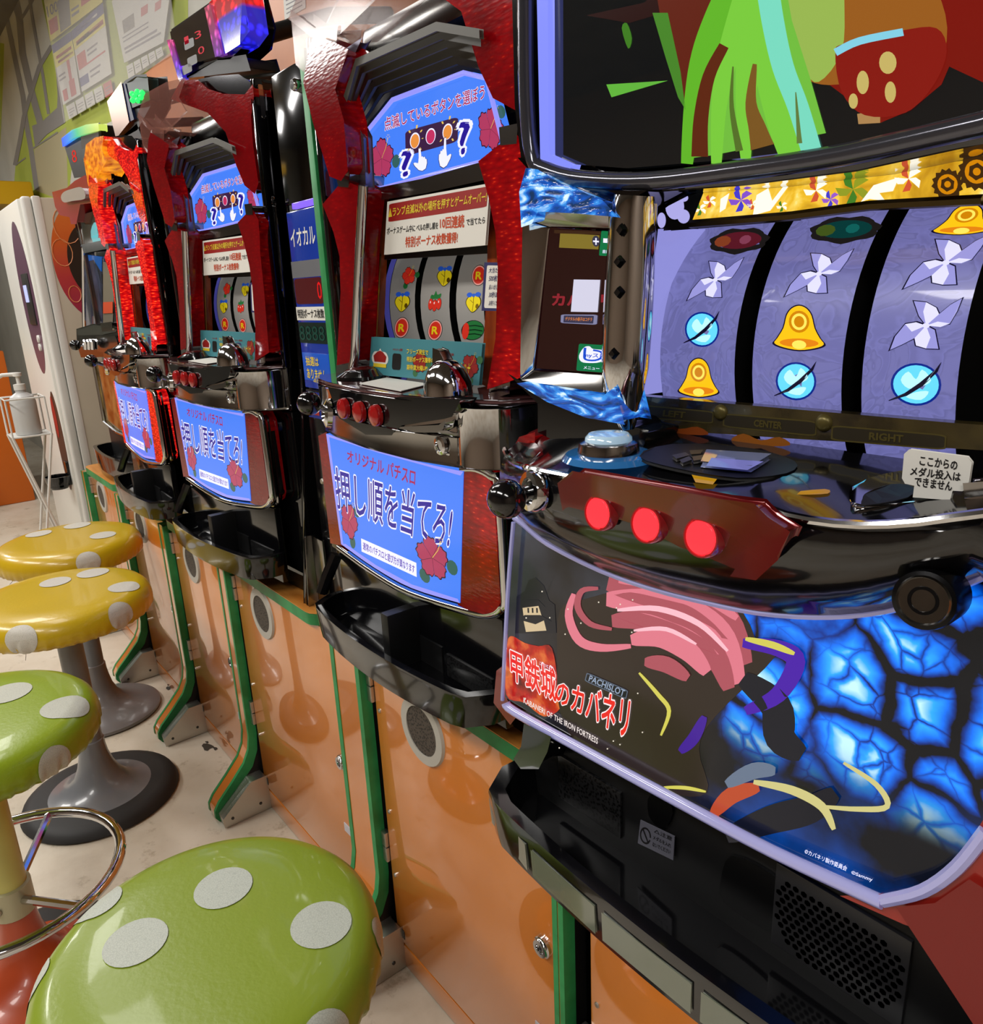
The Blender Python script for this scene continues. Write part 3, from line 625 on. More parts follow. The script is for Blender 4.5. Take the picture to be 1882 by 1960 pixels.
# reel section
box('reel_backing', XL + .03, XR - .02, .60, .63, .965, 1.195, BLACKM, T)
PANEL = mat('red_flame_panel', (120, 26, 16), .2, coat=.6); speckle(PANEL, (96, 14, 12), (186, 88, 30), 14, sc=(2, 1, .5), lo=.42, hi=.75)
pxprism('panel_side', A4([(500, -420), (660, -430), (625, 0), (600, 620), (575, 760), (560, 900), (420, 890), (450, 700), (475, 100)]), YR, .012, PANEL, T)
pxprism('panel_side', A4([(1410, -420), (1530, -560), (1530, 300), (1500, 700), (1450, 1000), (1330, 950), (1375, 660), (1400, 300)]), YR, .012, PANEL, T)
pxprism('panel_head', A3([(500, 1410), (690, 1380), (1500, 1250), (1500, 1820), (660, 1870), (640, 1830)]), YR + .008, .01, BLACKM, T)
tube('window_trim', [at(u, v, YR - .004) for u, v in A4([(628, 20), (600, 600), (570, 890)])], .002, mat('gold_trim', (150, 120, 60), .25, 1.0), T, 6)
RC = (YR + .165, 1.055, .135)
rs = lambda x, z: RC[0] - math.sqrt(max(RC[2] ** 2 - (z - RC[1]) ** 2, 1e-5))
reels = []
def drum(name, x0, x1, m, parent, RC=RC, a0=-70, a1=62, n=22):
    vs, fs = [], []
    for i in range(n + 1):
        a = math.radians(a0 + (a1 - a0) * i / n)
        for x in (x0, x1): vs.append((x, RC[0] - RC[2] * math.cos(a), RC[1] + RC[2] * math.sin(a)))
    fs = [(2 * i, 2 * i + 1, 2 * i + 3, 2 * i + 2) for i in range(n)]
    o = mesh(name, vs, fs, m, parent, True)
    b0 = len(vs); vs = vs + [(x0, RC[0], RC[1]), (x1, RC[0], RC[1])]      # dark side walls give the reel its depth
    mesh('reel_side', vs, [(2 * i, 2 * i + 2, b0) for i in range(n)] + [(2 * i + 1, 2 * i + 3, b0 + 1) for i in range(n)], BLACKM, o)
    return o
for (ul, ur), syms in zip((((746, 577), (794, 577)), ((805, 577), (860, 577)), ((873, 577), (926, 577))),
        (((783, 528, 'flower'), (770, 577, 'bell'), (769, 627, 'coin')), ((851, 528, 'bell'), (833, 576, 'cherry'), (833, 632, 'coin')), ((917, 527, 'coin'), (906, 578, 'bell'), (905, 632, 'melon')))):
    xa, xb = at(*ul, rs).x, at(*ur, rs).x
    d = drum('reel', xa, xb, GREYREEL, T)
    for u, v, k in syms:
        hw = {'melon': 22, 'bell': 16, 'coin': 15}.get(k, 15); hh = 20 if k != 'coin' else 20
        f = quadmap([(u - hw + 2, v - hh), (u + hw + 2, v - hh), (u + hw - 2, v + hh), (u - hw - 2, v + hh)], rs, eps=.001)
        reel_syms(f, k, d)
    reels.append(d)
drum('reel_rim', at(735, 577, rs).x, at(745, 577, rs).x, mat('violet_reel_rim', (70, 70, 140), .25, emit=(80, 80, 170), es=.35), T)
# boards and stickers fixed to the front of the reel section
def board(name, q, y, m, th=.003, parent=None):
    return prism(name, [at(u, v, y) for u, v in q], (0, th, 0), m, parent or T, .0006)
nq = A3([(685, 1457), (1420, 1325), (1387, 1762), (662, 1832)]); nb = board('notice_board', nq, .512, WHITEP)
fN = lambda q, e=.001: quadmap(A3(q), .512, eps=e)
upoly(fN(((697, 1470), (1412, 1342), (1398, 1490), (690, 1600)), .0006), [rrect(0, 0, 1, 1, .05)], REDPR, nb, 'red_banner')
lettering('ランプ点滅以外の場所を押すとゲームオーバー!', fN(((722, 1495), (1402, 1375), (1396, 1455), (722, 1560)), .0012), YELPR, nb, .02)
upoly(fN(((690, 1500), (718, 1496), (718, 1560), (690, 1565)), .0012), [[(0, 0), (1, 0), (.5, 1)]], YELPR, nb, 'warning_mark')
lettering('ボーナスゲーム中に ベルの押し順を', fN(((680, 1640), (1050, 1598), (1048, 1650), (680, 1692))), BLKPR, nb, .02)
lettering('10回連続', fN(((1062, 1568), (1238, 1543), (1236, 1640), (1062, 1650))), ORPR, nb, .03); lettering('で当てたら', fN(((1252, 1575), (1388, 1560), (1386, 1610), (1252, 1628))), BLKPR, nb, .02)
lettering('特別ボーナス枚数獲得!', fN(((815, 1705), (1192, 1670), (1188, 1750), (812, 1785))), ORPR, nb, .03)
tq = D3([(500, 742), (1448, 800), (1418, 1152), (478, 1050)]); tb = board('teal_board', tq, .505, TEALPR, .004)
fT = lambda q, e=.001: quadmap(D3(q), .505, eps=e)
upoly(fT(((680, 878), (755, 885), (748, 1025), (672, 1018)), .0008), [rrect(0, 0, 1, 1, .2)], BLACKM, tb, 'meter_window'); upoly(fT(((1088, 912), (1180, 920), (1172, 1070), (1080, 1060)), .0008), [rrect(0, 0, 1, 1, .2)], NAVYPR, tb, 'meter_window')
lettering('ペナルティ回数', fT(((680, 835), (765, 840), (764, 862), (680, 857))), REDPR, tb, .01); lettering('ペナルティ最高回数', fT(((1066, 870), (1205, 880), (1203, 903), (1064, 893))), REDPR, tb, .01)
flower(fT(((850, 830), (1000, 840), (990, 1060), (845, 1050)), .0006), tb, .45, .45, .42, .42, REDPR, BLKPR, GRNPR, YELPR, .4)
flower(fT(((1270, 870), (1430, 885), (1415, 1110), (1260, 1095)), .0006), tb, .5, .5, .46, .46, REDPR, BLKPR, GRNPR, YELPR, 1.0)
for i, s in enumerate(('フリーズ発生で', '特別ボーナス獲得の', '期待度大幅UP!')):
    y0 = 838 + 68 * i; lettering(s, fT(((802, y0), ((985, 1032, 978)[i], y0 + 12), ((985, 1032, 978)[i], y0 + 58), (800, y0 + 46)), .003), YELPR, tb, .03)
upoly(fT(((502, 830), (645, 845), (640, 1005), (500, 990)), .0012), [spline([(.1, .2), (0, .5), (.15, .8), (.4, .85), (.5, 1), (.6, .85), (.85, .8), (1, .5), (.9, .2), (.5, .08)], 3, True)], WHITEP, tb, 'crown_print')
upoly(fT(((510, 850), (635, 862), (630, 985), (508, 972)), .0018), [[(.12, .2), (.05, .6), (.3, .9), (.5, 1), (.7, .9), (.95, .6), (.88, .2)]], REDPR, tb, 'crown_print'); upoly(fT(((510, 945), (632, 958), (628, 1010), (508, 998)), .0024), [[(.05, .1), (.05, .7), (.95, .7), (.95, .1)]], YELPR, tb, 'crown_print')
lettering('ハナハナ', fT(((1225, 955), (1350, 968), (1340, 1080), (1235, 1065)), .003), YELPR, tb, .02)
sb = board('payout_sign', A4([(1385, 88), (1508, 90), (1505, 430), (1365, 428)]), .50, NAVYPR)
fS = lambda q, e=.001: quadmap(A4(q), .50, eps=e)
upoly(fS(((1402, 105), (1506, 107), (1500, 415), (1380, 412)), .0006), [rrect(0, 0, 1, 1, .06)], WHITEP, sb, 'sign_face')
for s, y0, y1 in (('大当たり', 122, 160), ('500枚の', 175, 222), ('払い出しは', 243, 280), ('30秒ほど', 295, 338), ('お待ちください', 358, 395)): lettering(s, fS(((1420, y0), (1500, y0), (1496, y1), (1412, y1))), NAVYPR, sb, .02)
# red lamp arms
pxprism('lamp_arm', A4([(500, -420), (470, -90), (466, 0), (445, 690), (420, 790), (325, 812), (352, 300), (345, 40), (300, -140), (225, -330), (370, -500), (490, -440)]), .488, .03, RED_DIM, T, .005)
pxprism('lamp_arm', A3([(1378, 1185), (1600, 1012), (1700, 1110), (1660, 1300), (1640, 1500), (1642, 2000), (1622, 2680), (1440, 2745), (1490, 2450), (1508, 1930), (1490, 1660), (1440, 1400)]), .484, .03, RED_MID, T, .006)
pxprism('lamp_arm', A3([(160, 300), (130, 380), (95, 590), (160, 860), (275, 1235), (345, 1262), (378, 1210), (352, 880), (285, 640), (368, 385), (300, 350)]), .478, .03, RED_DIM, T, .006)
yarm = [(830, 95), (780, 190), (1000, 270), (1120, 400), (1190, 620), (1240, 740), (1300, 790), (1318, 735), (1285, 500), (1270, 300), (1362, 135), (1365, 92), (1240, 190), (1100, 185), (1000, 152), (935, 92)]
pxprism('lamp_arm', B3(yarm), .500, .028, RED_MID, T, .005, fr=F3)
pxprism('upper_side', B3([(1285, 480), (1275, 300), (1365, 130), (1365, 80), (1440, 60), (1450, 240), (1340, 330), (1340, 480), (1400, 780), (1320, 790)]), .515, .09, DARKCHROME, T, .004, fr=F3)
tube('side_contour', [at(u, v, .512, F3) for u, v in spline(B3([(1440, 60), (1440, 240), (1420, 275), (1345, 320), (1325, 370), (1350, 560), (1380, 780), (1455, 880), (1475, 960), (1485, 1300), (1495, 1740), (1450, 1830), (1440, 1880)]), 4)], .0035, CHROME, T, 8)
pxprism('crown_dish', B3([(935, 92), (1000, 152), (1100, 185), (1240, 190), (1365, 92), (1200, 60), (1050, 70)]), .508, .09, DARKCHROME, T, .004, fr=F3)
PINKCL = mat('pinkish_clear_cover', (140, 90, 80), .1, alpha=.38)
SHELLM = mat('smoky_silver_shell', (120, 116, 132), .22, .7)
pxprism('clear_cover', B3([(560, 310), (600, 190), (735, 118), (832, 96), (800, 190), (850, 275), (725, 400), (640, 395)]), .488, .05, PINKCL, T, .006, fr=F3)
pxprism('clear_cover', B3([(560, 312), (640, 398), (712, 405), (712, 470), (700, 560), (640, 560), (588, 500)]), .486, .03, PINKCL, T, .005, fr=F3)
# chrome shell of the upper part
pxprism('upper_shell', A3([(360, 380), (290, 640), (350, 780), (375, 1230), (505, 1400), (525, 1385), (505, 985), (400, 780), (370, 650), (420, 430), (480, 300)]), .502, .012, SHELLM, T, .002)
pxprism('shell_joint', A3([(320, 1265), (400, 1250), (395, 1330), (335, 1325)]), .485, .06, CHROME2, T, .003); pxprism('shell_joint', A3([(1505, 940), (1605, 920), (1600, 1010), (1510, 1020)]), .482, .06, CHROME2, T, .003)
pxprism('upper_lintel', A3([(500, 1395), (930, 1310), (1400, 1180), (1420, 1265), (960, 1370), (520, 1440)]), .515, .05, CHROME2, T, .003)
tube('window_post', [at(u, v, .486) for u, v in A4([(510, -470), (485, 0), (450, 760), (430, 880)])], .006, CHROME, T, 10)
pxprism('lamp_foot', A4([(325, 815), (420, 792), (415, 880), (322, 885)]), .492, .045, CHROME, T, .003); pxprism('lamp_foot', A4([(1440, 945), (1555, 905), (1550, 1010), (1425, 1050)]), .486, .05, CHROME, T, .003)
box('top_cover', XL + .02, XR - .02, .575, .86, 1.36, 1.400, CHROME2, T, .01)
box('side_rail', XR - .012, XR + .002, .50, .53, .97, 1.36, DARKCHROME, T, .004)
# display in the top with stepped grey slats around it
disp = A3([(520, 1388), (505, 985), (720, 720), (1235, 525), (1400, 565), (1480, 880), (1530, 1080), (1500, 1130)])
pxprism('slat_recess', A3([(370, 640), (420, 400), (1000, 120), (1330, 190), (1480, 600), (1540, 1100), (520, 1395), (505, 985)]), .60, .02, BLACKM, T)
top = pxprism('top_display', disp, YT, .012, BLUE_LIT, T, .002)
tube('display_rim', [at(u, v, YT - .003) for u, v in disp], .0026, LAV_EDGE, top, 8, True)
for i in range(6):
    k = i / 5.5
    lerp = lambda p, q: (p[0] + (q[0] - p[0]) * k, p[1] + (q[1] - p[1]) * k)
    pts = [lerp((372, 690), (500, 930)), lerp((455, 430), (690, 705)), lerp((1035, 165), (1235, 500)), lerp((1340, 215), (1400, 545))]
    yv = .488 + .065 * k
    vs = [at(u, v, yv) for u, v in A3(pts)]
    prism('slat', vs + [p_ + Vector((.0, .0, -.0058)) + Vector((.005 if j == 0 else 0, 0, 0)) for j, p_ in reversed(list(enumerate(vs)))], (0, .005, 0), GREYP, T, .001)
fD = lambda q, e=.0008: quadmap(A3(q), YT, eps=e)
q = ((655, 850), (1385, 605), (1385, 715), (665, 945))
lettering('点滅しているボタンを選ぼう', fD(q), LWH, top, .05, ref=.03); lettering('点滅しているボタンを選ぼう', fD(q, .0014), LMAG, top, .02, ref=.03)
g = fD(((812, 945), (1195, 840), (1190, 1020), (815, 1125)))
upoly(g, [rrect(0, 0, 1, 1, .12)], lit((70, 40, 80), .6), top, 'button_print')
g2 = fD(((812, 945), (1195, 840), (1190, 1020), (815, 1125)), .0014); g3 = fD(((812, 945), (1195, 840), (1190, 1020), (815, 1125)), .002)
for x in (.18, .48, .8): upoly(g2, [ell(x, .52, .095, .32)], LWH, top, 'button_print')
for x in (.18, .8): upoly(g3, [ell(x, .5, .08, .28)], lit((226, 140, 60), .9), top, 'button_print')
upoly(g3, [ell(.48, .5, .08, .28)], lit((200, 50, 100), .8), top, 'button_print')
for x in (.18, .8):
    for a in (.6, 1.3, 2.3, 3.7, 5.5, 0): upoly(g2, [band([(x + .13 * math.cos(a), .52 + .48 * math.sin(a)), (x + .16 * math.cos(a), .52 + .62 * math.sin(a))], .03)], LYE, top, 'ray_print')
for q_, s in ((((785, 1100), (855, 1075), (850, 1255), (795, 1275)), '?'), (((1200, 890), (1280, 865), (1255, 1095), (1215, 1115)), '?')):
    lettering(s, fD(q_), LWH, top, .08, ref=.0); lettering(s, fD(q_, .0014), LNAVY, top, .02, ref=.0)
def hand(q, flip):
    h = [(.42, .98), (.54, .96), (.58, .6), (.66, .62), (.7, .56), (.8, .58), (.84, .48), (.92, .46), (.94, .3), (.85, .08), (.6, .0), (.35, .06), (.1, .26), (.02, .38), (.1, .42), (.34, .36), (.4, .6)]
    if flip: h = [(1 - x, y) for x, y in h]
    upoly(fD(q, .0024), [[(.5 + (x - .5) * 1.08, .5 + (y - .5) * 1.05) for x, y in h]], LDK, top, 'hand_outline'); upoly(fD(q, .003), [h], LWH, top, 'hand_print')
hand(((860, 1080), (975, 1050), (975, 1225), (875, 1240)), False); hand(((1045, 1000), (1150, 975), (1145, 1200), (1050, 1215)), True)
flower(fD(((548, 980), (770, 960), (760, 1290), (565, 1330)), .0008), top, .42, .5, .4, .42, LR, LDK, LGR, LYE, .3); flower(fD(((1300, 740), (1520, 770), (1530, 1080), (1320, 1130)), .0008), top, .55, .5, .42, .44, LR, LDK, LGR, LYE, 1.3)
# tray
def tray(xl, xr, yf, yb, zr, zb, th, bulge, T, m=BLACKP, n=22, rc=.03, tp=.5):
    def outline(ins, y_b):
        o = []
        a, b = xl + ins, xr - ins
        for i in range(n + 1):
            s = i / n; x = a + (b - a) * s; t_ = 2 * s - 1
            y = yf + ins + bulge * t_ * t_ + (rc * max(0, (abs(t_) - .86) / .14) ** 2)
            o.append((x, y))
        return [(a, y_b)] + o + [(b, y_b)]
    O, I = outline(0, yb), outline(th, yb); N_ = len(O); vs, fs = [], []
    sh = lambda o, z, d: [(x * (1 - d) + (xl + xr) / 2 * d, y + d * .5 * (yb - y), z) for x, y in o]
    rings = [sh(O, zb, .10 * tp), sh(O, zb + .012, .06 * tp), sh(O, zr - .004, 0), sh(O, zr, .004), sh(I, zr, 0), sh(I, zr - .006, .004), sh(I, zb + .012, .06 * tp), sh(I, zb + .009, .10 * tp)]
    for r in rings: vs += r
    for k in range(len(rings) - 1):
        for i in range(N_ - 1): fs.append((k * N_ + i, k * N_ + i + 1, (k + 1) * N_ + i + 1, (k + 1) * N_ + i))
    fs += [tuple(range(N_)), tuple(range(7 * N_, 8 * N_))] + [(k * N_, (k + 1) * N_, (7 - k - 1) * N_, (7 - k) * N_) for k in range(3)] + [(k * N_ + N_ - 1, (k + 1) * N_ + N_ - 1, (7 - k - 1) * N_ + N_ - 1, (7 - k) * N_ + N_ - 1) for k in range(3)]
    return mesh('tray', vs, fs, m, T, True)
HEXM = mat('perforated_black', (14, 14, 15), .35); N_, L_, b_ = nodes(HEXM); vo = nd(HEXM, 'ShaderNodeTexVoronoi', Scale=330.0); L_.new(coords(HEXM), vo.inputs['Vector']); r_ = ramp(HEXM, [(.35, (2, 2, 2)), (.5, (26, 26, 27))]); L_.new(vo.outputs['Distance'], r_.inputs[0]); L_.new(r_.outputs[0], b_.inputs['Base Color'])
tr = tray(-.985, -.588, .408, .478, .658, .616, .009, .018, T)
box('tray_back', -.975, -.60, .476, .488, .60, .735, BLACKP, T, .002)
box('tray_divider', -.785, -.768, .43, .478, .62, .70, BLACKM, tr, .003)
prism('payout_mouth', [(-.79, .4745, .625), (-.79, .4745, .66), (-.72, .4745, .66), (-.72, .4745, .625)], (0, .002, 0), BLACKM, tr)
box('speaker_grille', -.71, -.62, .4735, .4775, .626, .656, HEXM, tr, .001)
tube('tray_lip', [(-.97, .47, .72), (-.975, .455, .69), (-.98, .445, .665)], .009, BLACKP, T, 8)

for o_ in T.children_recursive:
    for v_ in o_.data.vertices: v_.co.x = min(max(v_.co.x, -.213), .2315)
def place_copy(proto, fr_org, yaw, label, lens=None, swaps=None):
    c = copy_tree(proto); c.location = fr_org; c.rotation_euler = (0, 0, math.radians(yaw)); c['label'] = label
    def walk(o):
        for ch in o.children:
            if ch.type == 'MESH' and ch.data.materials and lens:
                mt = ch.data.materials[0]
                if mt in lens:
                    ch.material_slots[0].link = 'OBJECT'; ch.material_slots[0].material = lens[mt]
            walk(ch)
    walk(c); return c
M3 = place_copy(M2, (-1.40, .49, .57), 3.3, 'dim red slot machine in the middle of the row, left of the blue card unit', {RED_MID: RED_DIM, PINKCL: PINKCL})
ORCL = mat('amber_lit_cover', (150, 70, 10), .2, alpha=.8); speckle(ORCL, (140, 40, 4), (255, 170, 30), 40, 'Emission Color', sc=(1, 1, 2)); nodes(ORCL)[2].inputs['Emission Strength'].default_value = .8
M4 = place_copy(M2, (-1.925, .49, .57), -1.9, 'slot machine with brightly lit red lamps, second from the far end', {RED_MID: RED_LIT, RED_DIM: RED_LIT, PINKCL: ORCL})

# ------------------------------------------------------------------ partitions, card unit, data lamps
for x0, x1, y0, y1, z1, lb in ((-.5455, -.5335, .53, .88, 1.40, 'orange partition with green front edge between the two nearest machines'), (-1.012, -.998, .515, .88, 1.38, 'orange partition with green front edge right of the blue card unit')):
    t = thing('partition', lb, 'partition', ((x0 + x1) / 2, y0, .572))
    box('board', x0, x1, y0 + .006, y1, .589, z1, ORANGE_M, t); box('edge_strip', x0 - .001, x1 + .001, y0 - .004, y0 + .0055, .589, z1, GREEN_E, t, .001)
t = thing('card_unit', 'narrow blue card unit with black front between two red machines', 'card unit', (-1.07, .52, .580))
UY = .52
ux0, ux1 = -1.118, -1.016
box('body', ux0, ux1, UY + .004, .88, .580, 1.375, BLACKM, t, .003)
def uz(u, v): return at(u, v, UY).z
box('front_plate', ux0 + .006, ux1, UY - .004, UY + .003, 1.205, 1.372, mat('dark_mirror_plate', (86, 86, 88), .1, 1.0), t, .002)
lathe('plate_knob', [(.008, 0), (.008, .006), (.006, .009), (0, .009)], (ux1 - .016, UY - .004, 1.345), CHROME, t, 16, (0, -1, 0))
box('violet_lamp', ux0 + .03, ux1 - .004, UY - .005, UY + .002, 1.198, 1.206, glow('violet_glow', (120, 90, 255), 1.3), t, .001)
cp = box('blue_panel', ux0 + .006, ux1, UY - .004, UY + .003, .945, 1.196, mat('blue_card_panel', (20, 44, 120), .15, emit=(20, 50, 150), es=.35, coat=.5), t, .002)
def ur(z0, z1, a=.06, b=.97): return rectmap((ux0 + (ux1 - ux0) * a, UY - .0042, z0), ((ux1 - ux0) * (b - a), 0, 0), (0, 0, z1 - z0), .0006)
lettering('イオカル', ur(1.148, 1.172, .14, .9), WHITEP, cp, .02)
sil = mat('silver_card_front', (150, 152, 160), .3, .6); upoly(ur(1.105, 1.128), [[(0, 0), (1, 0), (1, 1), (0, 1)]], sil, cp, 'silver_band')
upoly(ur(1.068, 1.104), [rrect(.04, 0, 1, 1, .1)], mat('dark_red_meter', (60, 10, 16), .1, emit=(90, 10, 20), es=.3, coat=.8), cp, 'meter_window'); lettering('0', ur(1.074, 1.098, .8, .93), lit((230, 30, 30), 1.0), cp, -.01)
upoly(ur(1.045, 1.064), [[(0, 0), (1, 0), (1, 1), (0, 1)]], WHITEP, cp, 'white_label'); lettering('特別ボーナス枚数', (lambda f: (lambda a, b: f(a, b) + Vector((0, -.0006, 0))))(ur(1.048, 1.061, .1, .94)), BLKPR, cp, .02)
upoly(ur(1.012, 1.042), [rrect(.02, 0, 1, 1, .05)], mat('dark_green_meter', (8, 34, 30), .15, coat=.7), cp, 'meter_window'); lettering('8888', (lambda f: (lambda a, b: f(a, b) + Vector((0, -.0006, 0))))(ur(1.016, 1.037, .1, .9)), mat('dim_green_digit', (14, 66, 56), .3), cp, -.015)
pl_ = box('blue_plate', ux0 + .012, ux1 - .004, UY - .006, UY - .0042, .957, .998, mat('bright_blue_plate', (28, 76, 172), .25, emit=(28, 76, 172), es=.25), t, .0006)
for s, a, b in (('抽選は', .979, .993), ('ありません', .960, .975)): lettering(s, rectmap((ux0 + .024, UY - .0062, a), (.062 if s[0] == 'あ' else .042, 0, 0), (0, 0, b - a)), YELPR, pl_, .02)
lp_ = box('lower_panel', ux0 + .006, ux1, UY - .004, UY + .003, .580, .943, BLACKP, t, .002)
upoly(rectmap((ux0 + .01, UY - .0042, .90), (.085, 0, 0), (0, 0, .04)), [[(0, 0), (1, 0), (1, 1), (0, 1)]], mat('deep_blue_strip', (14, 30, 100), .2, emit=(14, 30, 110), es=.3), lp_, 'blue_strip')
upoly(rectmap((ux0 + .03, UY - .005, .905), (.018, 0, 0), (0, 0, .012)), [[(0, 0), (1, 0), (1, 1), (0, 1)]], REDPR, lp_, 'red_key'); upoly(rectmap((ux0 + .066, UY - .005, .905), (.018, 0, 0), (0, 0, .012)), [[(0, 0), (1, 0), (1, 1), (0, 1)]], GRNPR, lp_, 'green_key')
for zz in (.80, .64): lathe('screw', [(.005, 0), (.004, .002), (0, .0025)], (ux0 + .03, UY - .004, zz), STEEL, lp_, 12, (0, -1, 0))
# mirror-black filler board at the right side of the middle machine
set_org((-1.15, .5, .572)); tag(prism('side_panel', [(-1.158, .492, .580), (-1.158, .88, .580), (-1.158, .88, 1.37), (-1.158, .545, 1.37), (-1.158, .53, .95)], (.012, 0, 0), BLACKS, None, .001), 'glossy black side panel beside the dim red machine', 'panel')
t = thing('angle_plate', 'upright polished metal plate below the black side panel on the counter', 'plate', (-1.135, .50, .572))
prism('plate', [(-1.142, .492, .5800), (-1.142, .515, .5800), (-1.142, .515, .70), (-1.142, .50, .70)], (.004, 0, 0), CHROME2, t, .001); box('flange', -1.1375, -1.10, .51, .514, .5800, .70, CHROME2, t, .001)

def lens_mat(name, colors, es):
    m = mat(name, (60, 60, 70), .1, coat=.8); N, L, b = nodes(m)
    sx = nd(m, 'ShaderNodeSeparateXYZ'); L.new(coords(m), sx.inputs[0]); mr = nd(m, 'ShaderNodeMapRange'); L.new(sx.outputs[2], mr.inputs[0]); mr.inputs[1].default_value = .0; mr.inputs[2].default_value = .14
    r = ramp(m, colors); L.new(mr.outputs[0], r.inputs[0])
    vo = nd(m, 'ShaderNodeTexVoronoi', Scale=70.0); L.new(coords(m), vo.inputs['Vector']); k = ramp(m, [(.1, (1, 1, 1)), (.5, (.25, .25, .25))]); L.new(vo.outputs['Distance'], k.inputs[0])
    mu = nd(m, 'ShaderNodeMath', operation='MULTIPLY'); L.new(k.outputs[0], mu.inputs[0]); mu.inputs[1].default_value = es
    L.new(r.outputs[0], b.inputs['Emission Color']); L.new(mu.outputs[0], b.inputs['Emission Strength']); return m
def fan(a, b, n=6): return [tuple(a[k] + (b[k] - a[k]) * i / n for k in range(3)) for i in range(n + 1)]
# large lamp above the middle machine
LY = .55
t = thing('data_lamp', 'angular lamp box with red and blue glow above the middle machine', 'lamp box', (-1.39, .62, 1.44))
P = lambda u, v, y=LY: at(u, v, y)
prism('body', [P(345, 152), P(330, 60), P(405, 8), P(452, -30), P(472, 45), P(466, 82), P(440, 108), P(415, 110)], (0, .045, 0), BLACKP, t, .004)
prism('screen_face', [P(338, 128, LY - .006), P(326, 62, LY - .006), P(398, 10, LY - .006), P(412, 108, LY - .006)], (0, .008, 0), mat('smoked_screen', (34, 26, 24), .08, coat=1.0), t, .001)
prism('edge_light', [P(342, 152, LY - .008), P(320, 78, LY - .008), P(328, 76, LY - .008), P(350, 150, LY - .008)], (0, .01, 0), lens_mat('pink_blue_strip', [(0, (40, 40, 255)), (.25, (90, 60, 255)), (.6, (240, 70, 150)), (1, (220, 110, 180))], 1.6), t, .001)
prism('edge_light', [P(412, 108, LY - .01), P(392, 16, LY - .01), P(402, 8, LY - .01), P(424, 104, LY - .01)], (0, .012, 0), lens_mat('pink_strip', [(0, (150, 80, 255)), (.5, (250, 90, 130)), (1, (250, 120, 140))], 1.2), t, .001)
prism('lens', [P(424, 103, LY - .004), P(402, 8, LY - .004), P(436, -26, LY - .012), P(462, -22, LY), P(474, 58, LY), P(460, 82, LY - .012)], (0, .03, 0), lens_mat('red_blue_lens', [(.0, (30, 30, 255)), (.42, (50, 40, 250)), (.46, (255, 20, 20)), (.75, (255, 60, 50)), (.8, (170, 10, 40)), (1, (190, 20, 60))], 1.5), t, .003)
for u, v in ((352, 80), (358, 112), (348, 128)): upoly(quadmap([(u, v), (u + 18, v - 9), (u + 20, v + 8), (u + 2, v + 17)], LY - .006, eps=.001), [rrect(0, 0, 1, 1, .15)], DARKG, t, 'key_pad')
for s, q_ in (('1', ((352, 72), (360, 68), (362, 82), (354, 86))), ('3', ((372, 62), (384, 56), (386, 70), (374, 76))), ('0', ((378, 92), (390, 86), (392, 100), (380, 106)))): lettering(s, quadmap(q_, LY - .006, eps=.001), lit((200, 30, 50), .8), t, 0)
prism('neck', [P(372, 143), P(420, 118), P(470, 110), P(476, 130)], (0, .05, 0), BLACKM, t, .004); tube('mount_arm', [(-1.40, .62, 1.50), (-1.40, .78, 1.56), (-1.40, .9035, 1.58)], .014, BLACKM, t, 10)
# chrome sided lamp with green glow
t = thing('data_lamp', 'chrome fronted lamp box with small green glow', 'lamp box', (-1.92, .62, 1.43))
prism('body', [P(232, 262), P(212, 200), P(240, 158), P(258, 148), P(280, 146), P(287, 200), P(262, 245)], (0, .04, 0), BLACKM, t, .004)
prism('chrome_face', [P(222, 262, LY - .008), P(206, 196, LY - .008), P(232, 160, LY - .008), P(246, 232, LY - .008)], (0, .014, 0), mat('bronze_chrome', (150, 120, 104), .3, 1.0), t, .003)
prism('blue_edge', [P(248, 232, LY - .006), P(233, 161, LY - .006), P(239, 160, LY - .006), P(256, 228, LY - .006)], (0, .01, 0), mat('dark_blue_edge', (24, 30, 70), .4), t, .001)
prism('lens', [P(252, 205, LY - .004), P(243, 160, LY - .004), P(262, 148, LY - .01), P(282, 150, LY - .004), P(286, 190, LY - .004), P(268, 200, LY - .01)], (0, .02, 0), mat('dark_green_lens', (20, 44, 40), .4), t, .002)
for k, (u, v) in enumerate(((253, 180), (263, 176), (272, 178), (254, 192), (264, 192), (258, 184), (270, 186))): ball('green_led', P(u, v, LY - .013), .0055, glow('green_led', (40, 255, 90), 1.6), t, 10)
prism('foot', [P(232, 266), P(262, 240), P(270, 262)], (0, .05, 0), BLACKM, t, .003); tube('mount_arm', [(-1.92, .60, 1.50), (-1.92, .78, 1.56), (-1.92, .9035, 1.58)], .014, BLACKM, t, 10)
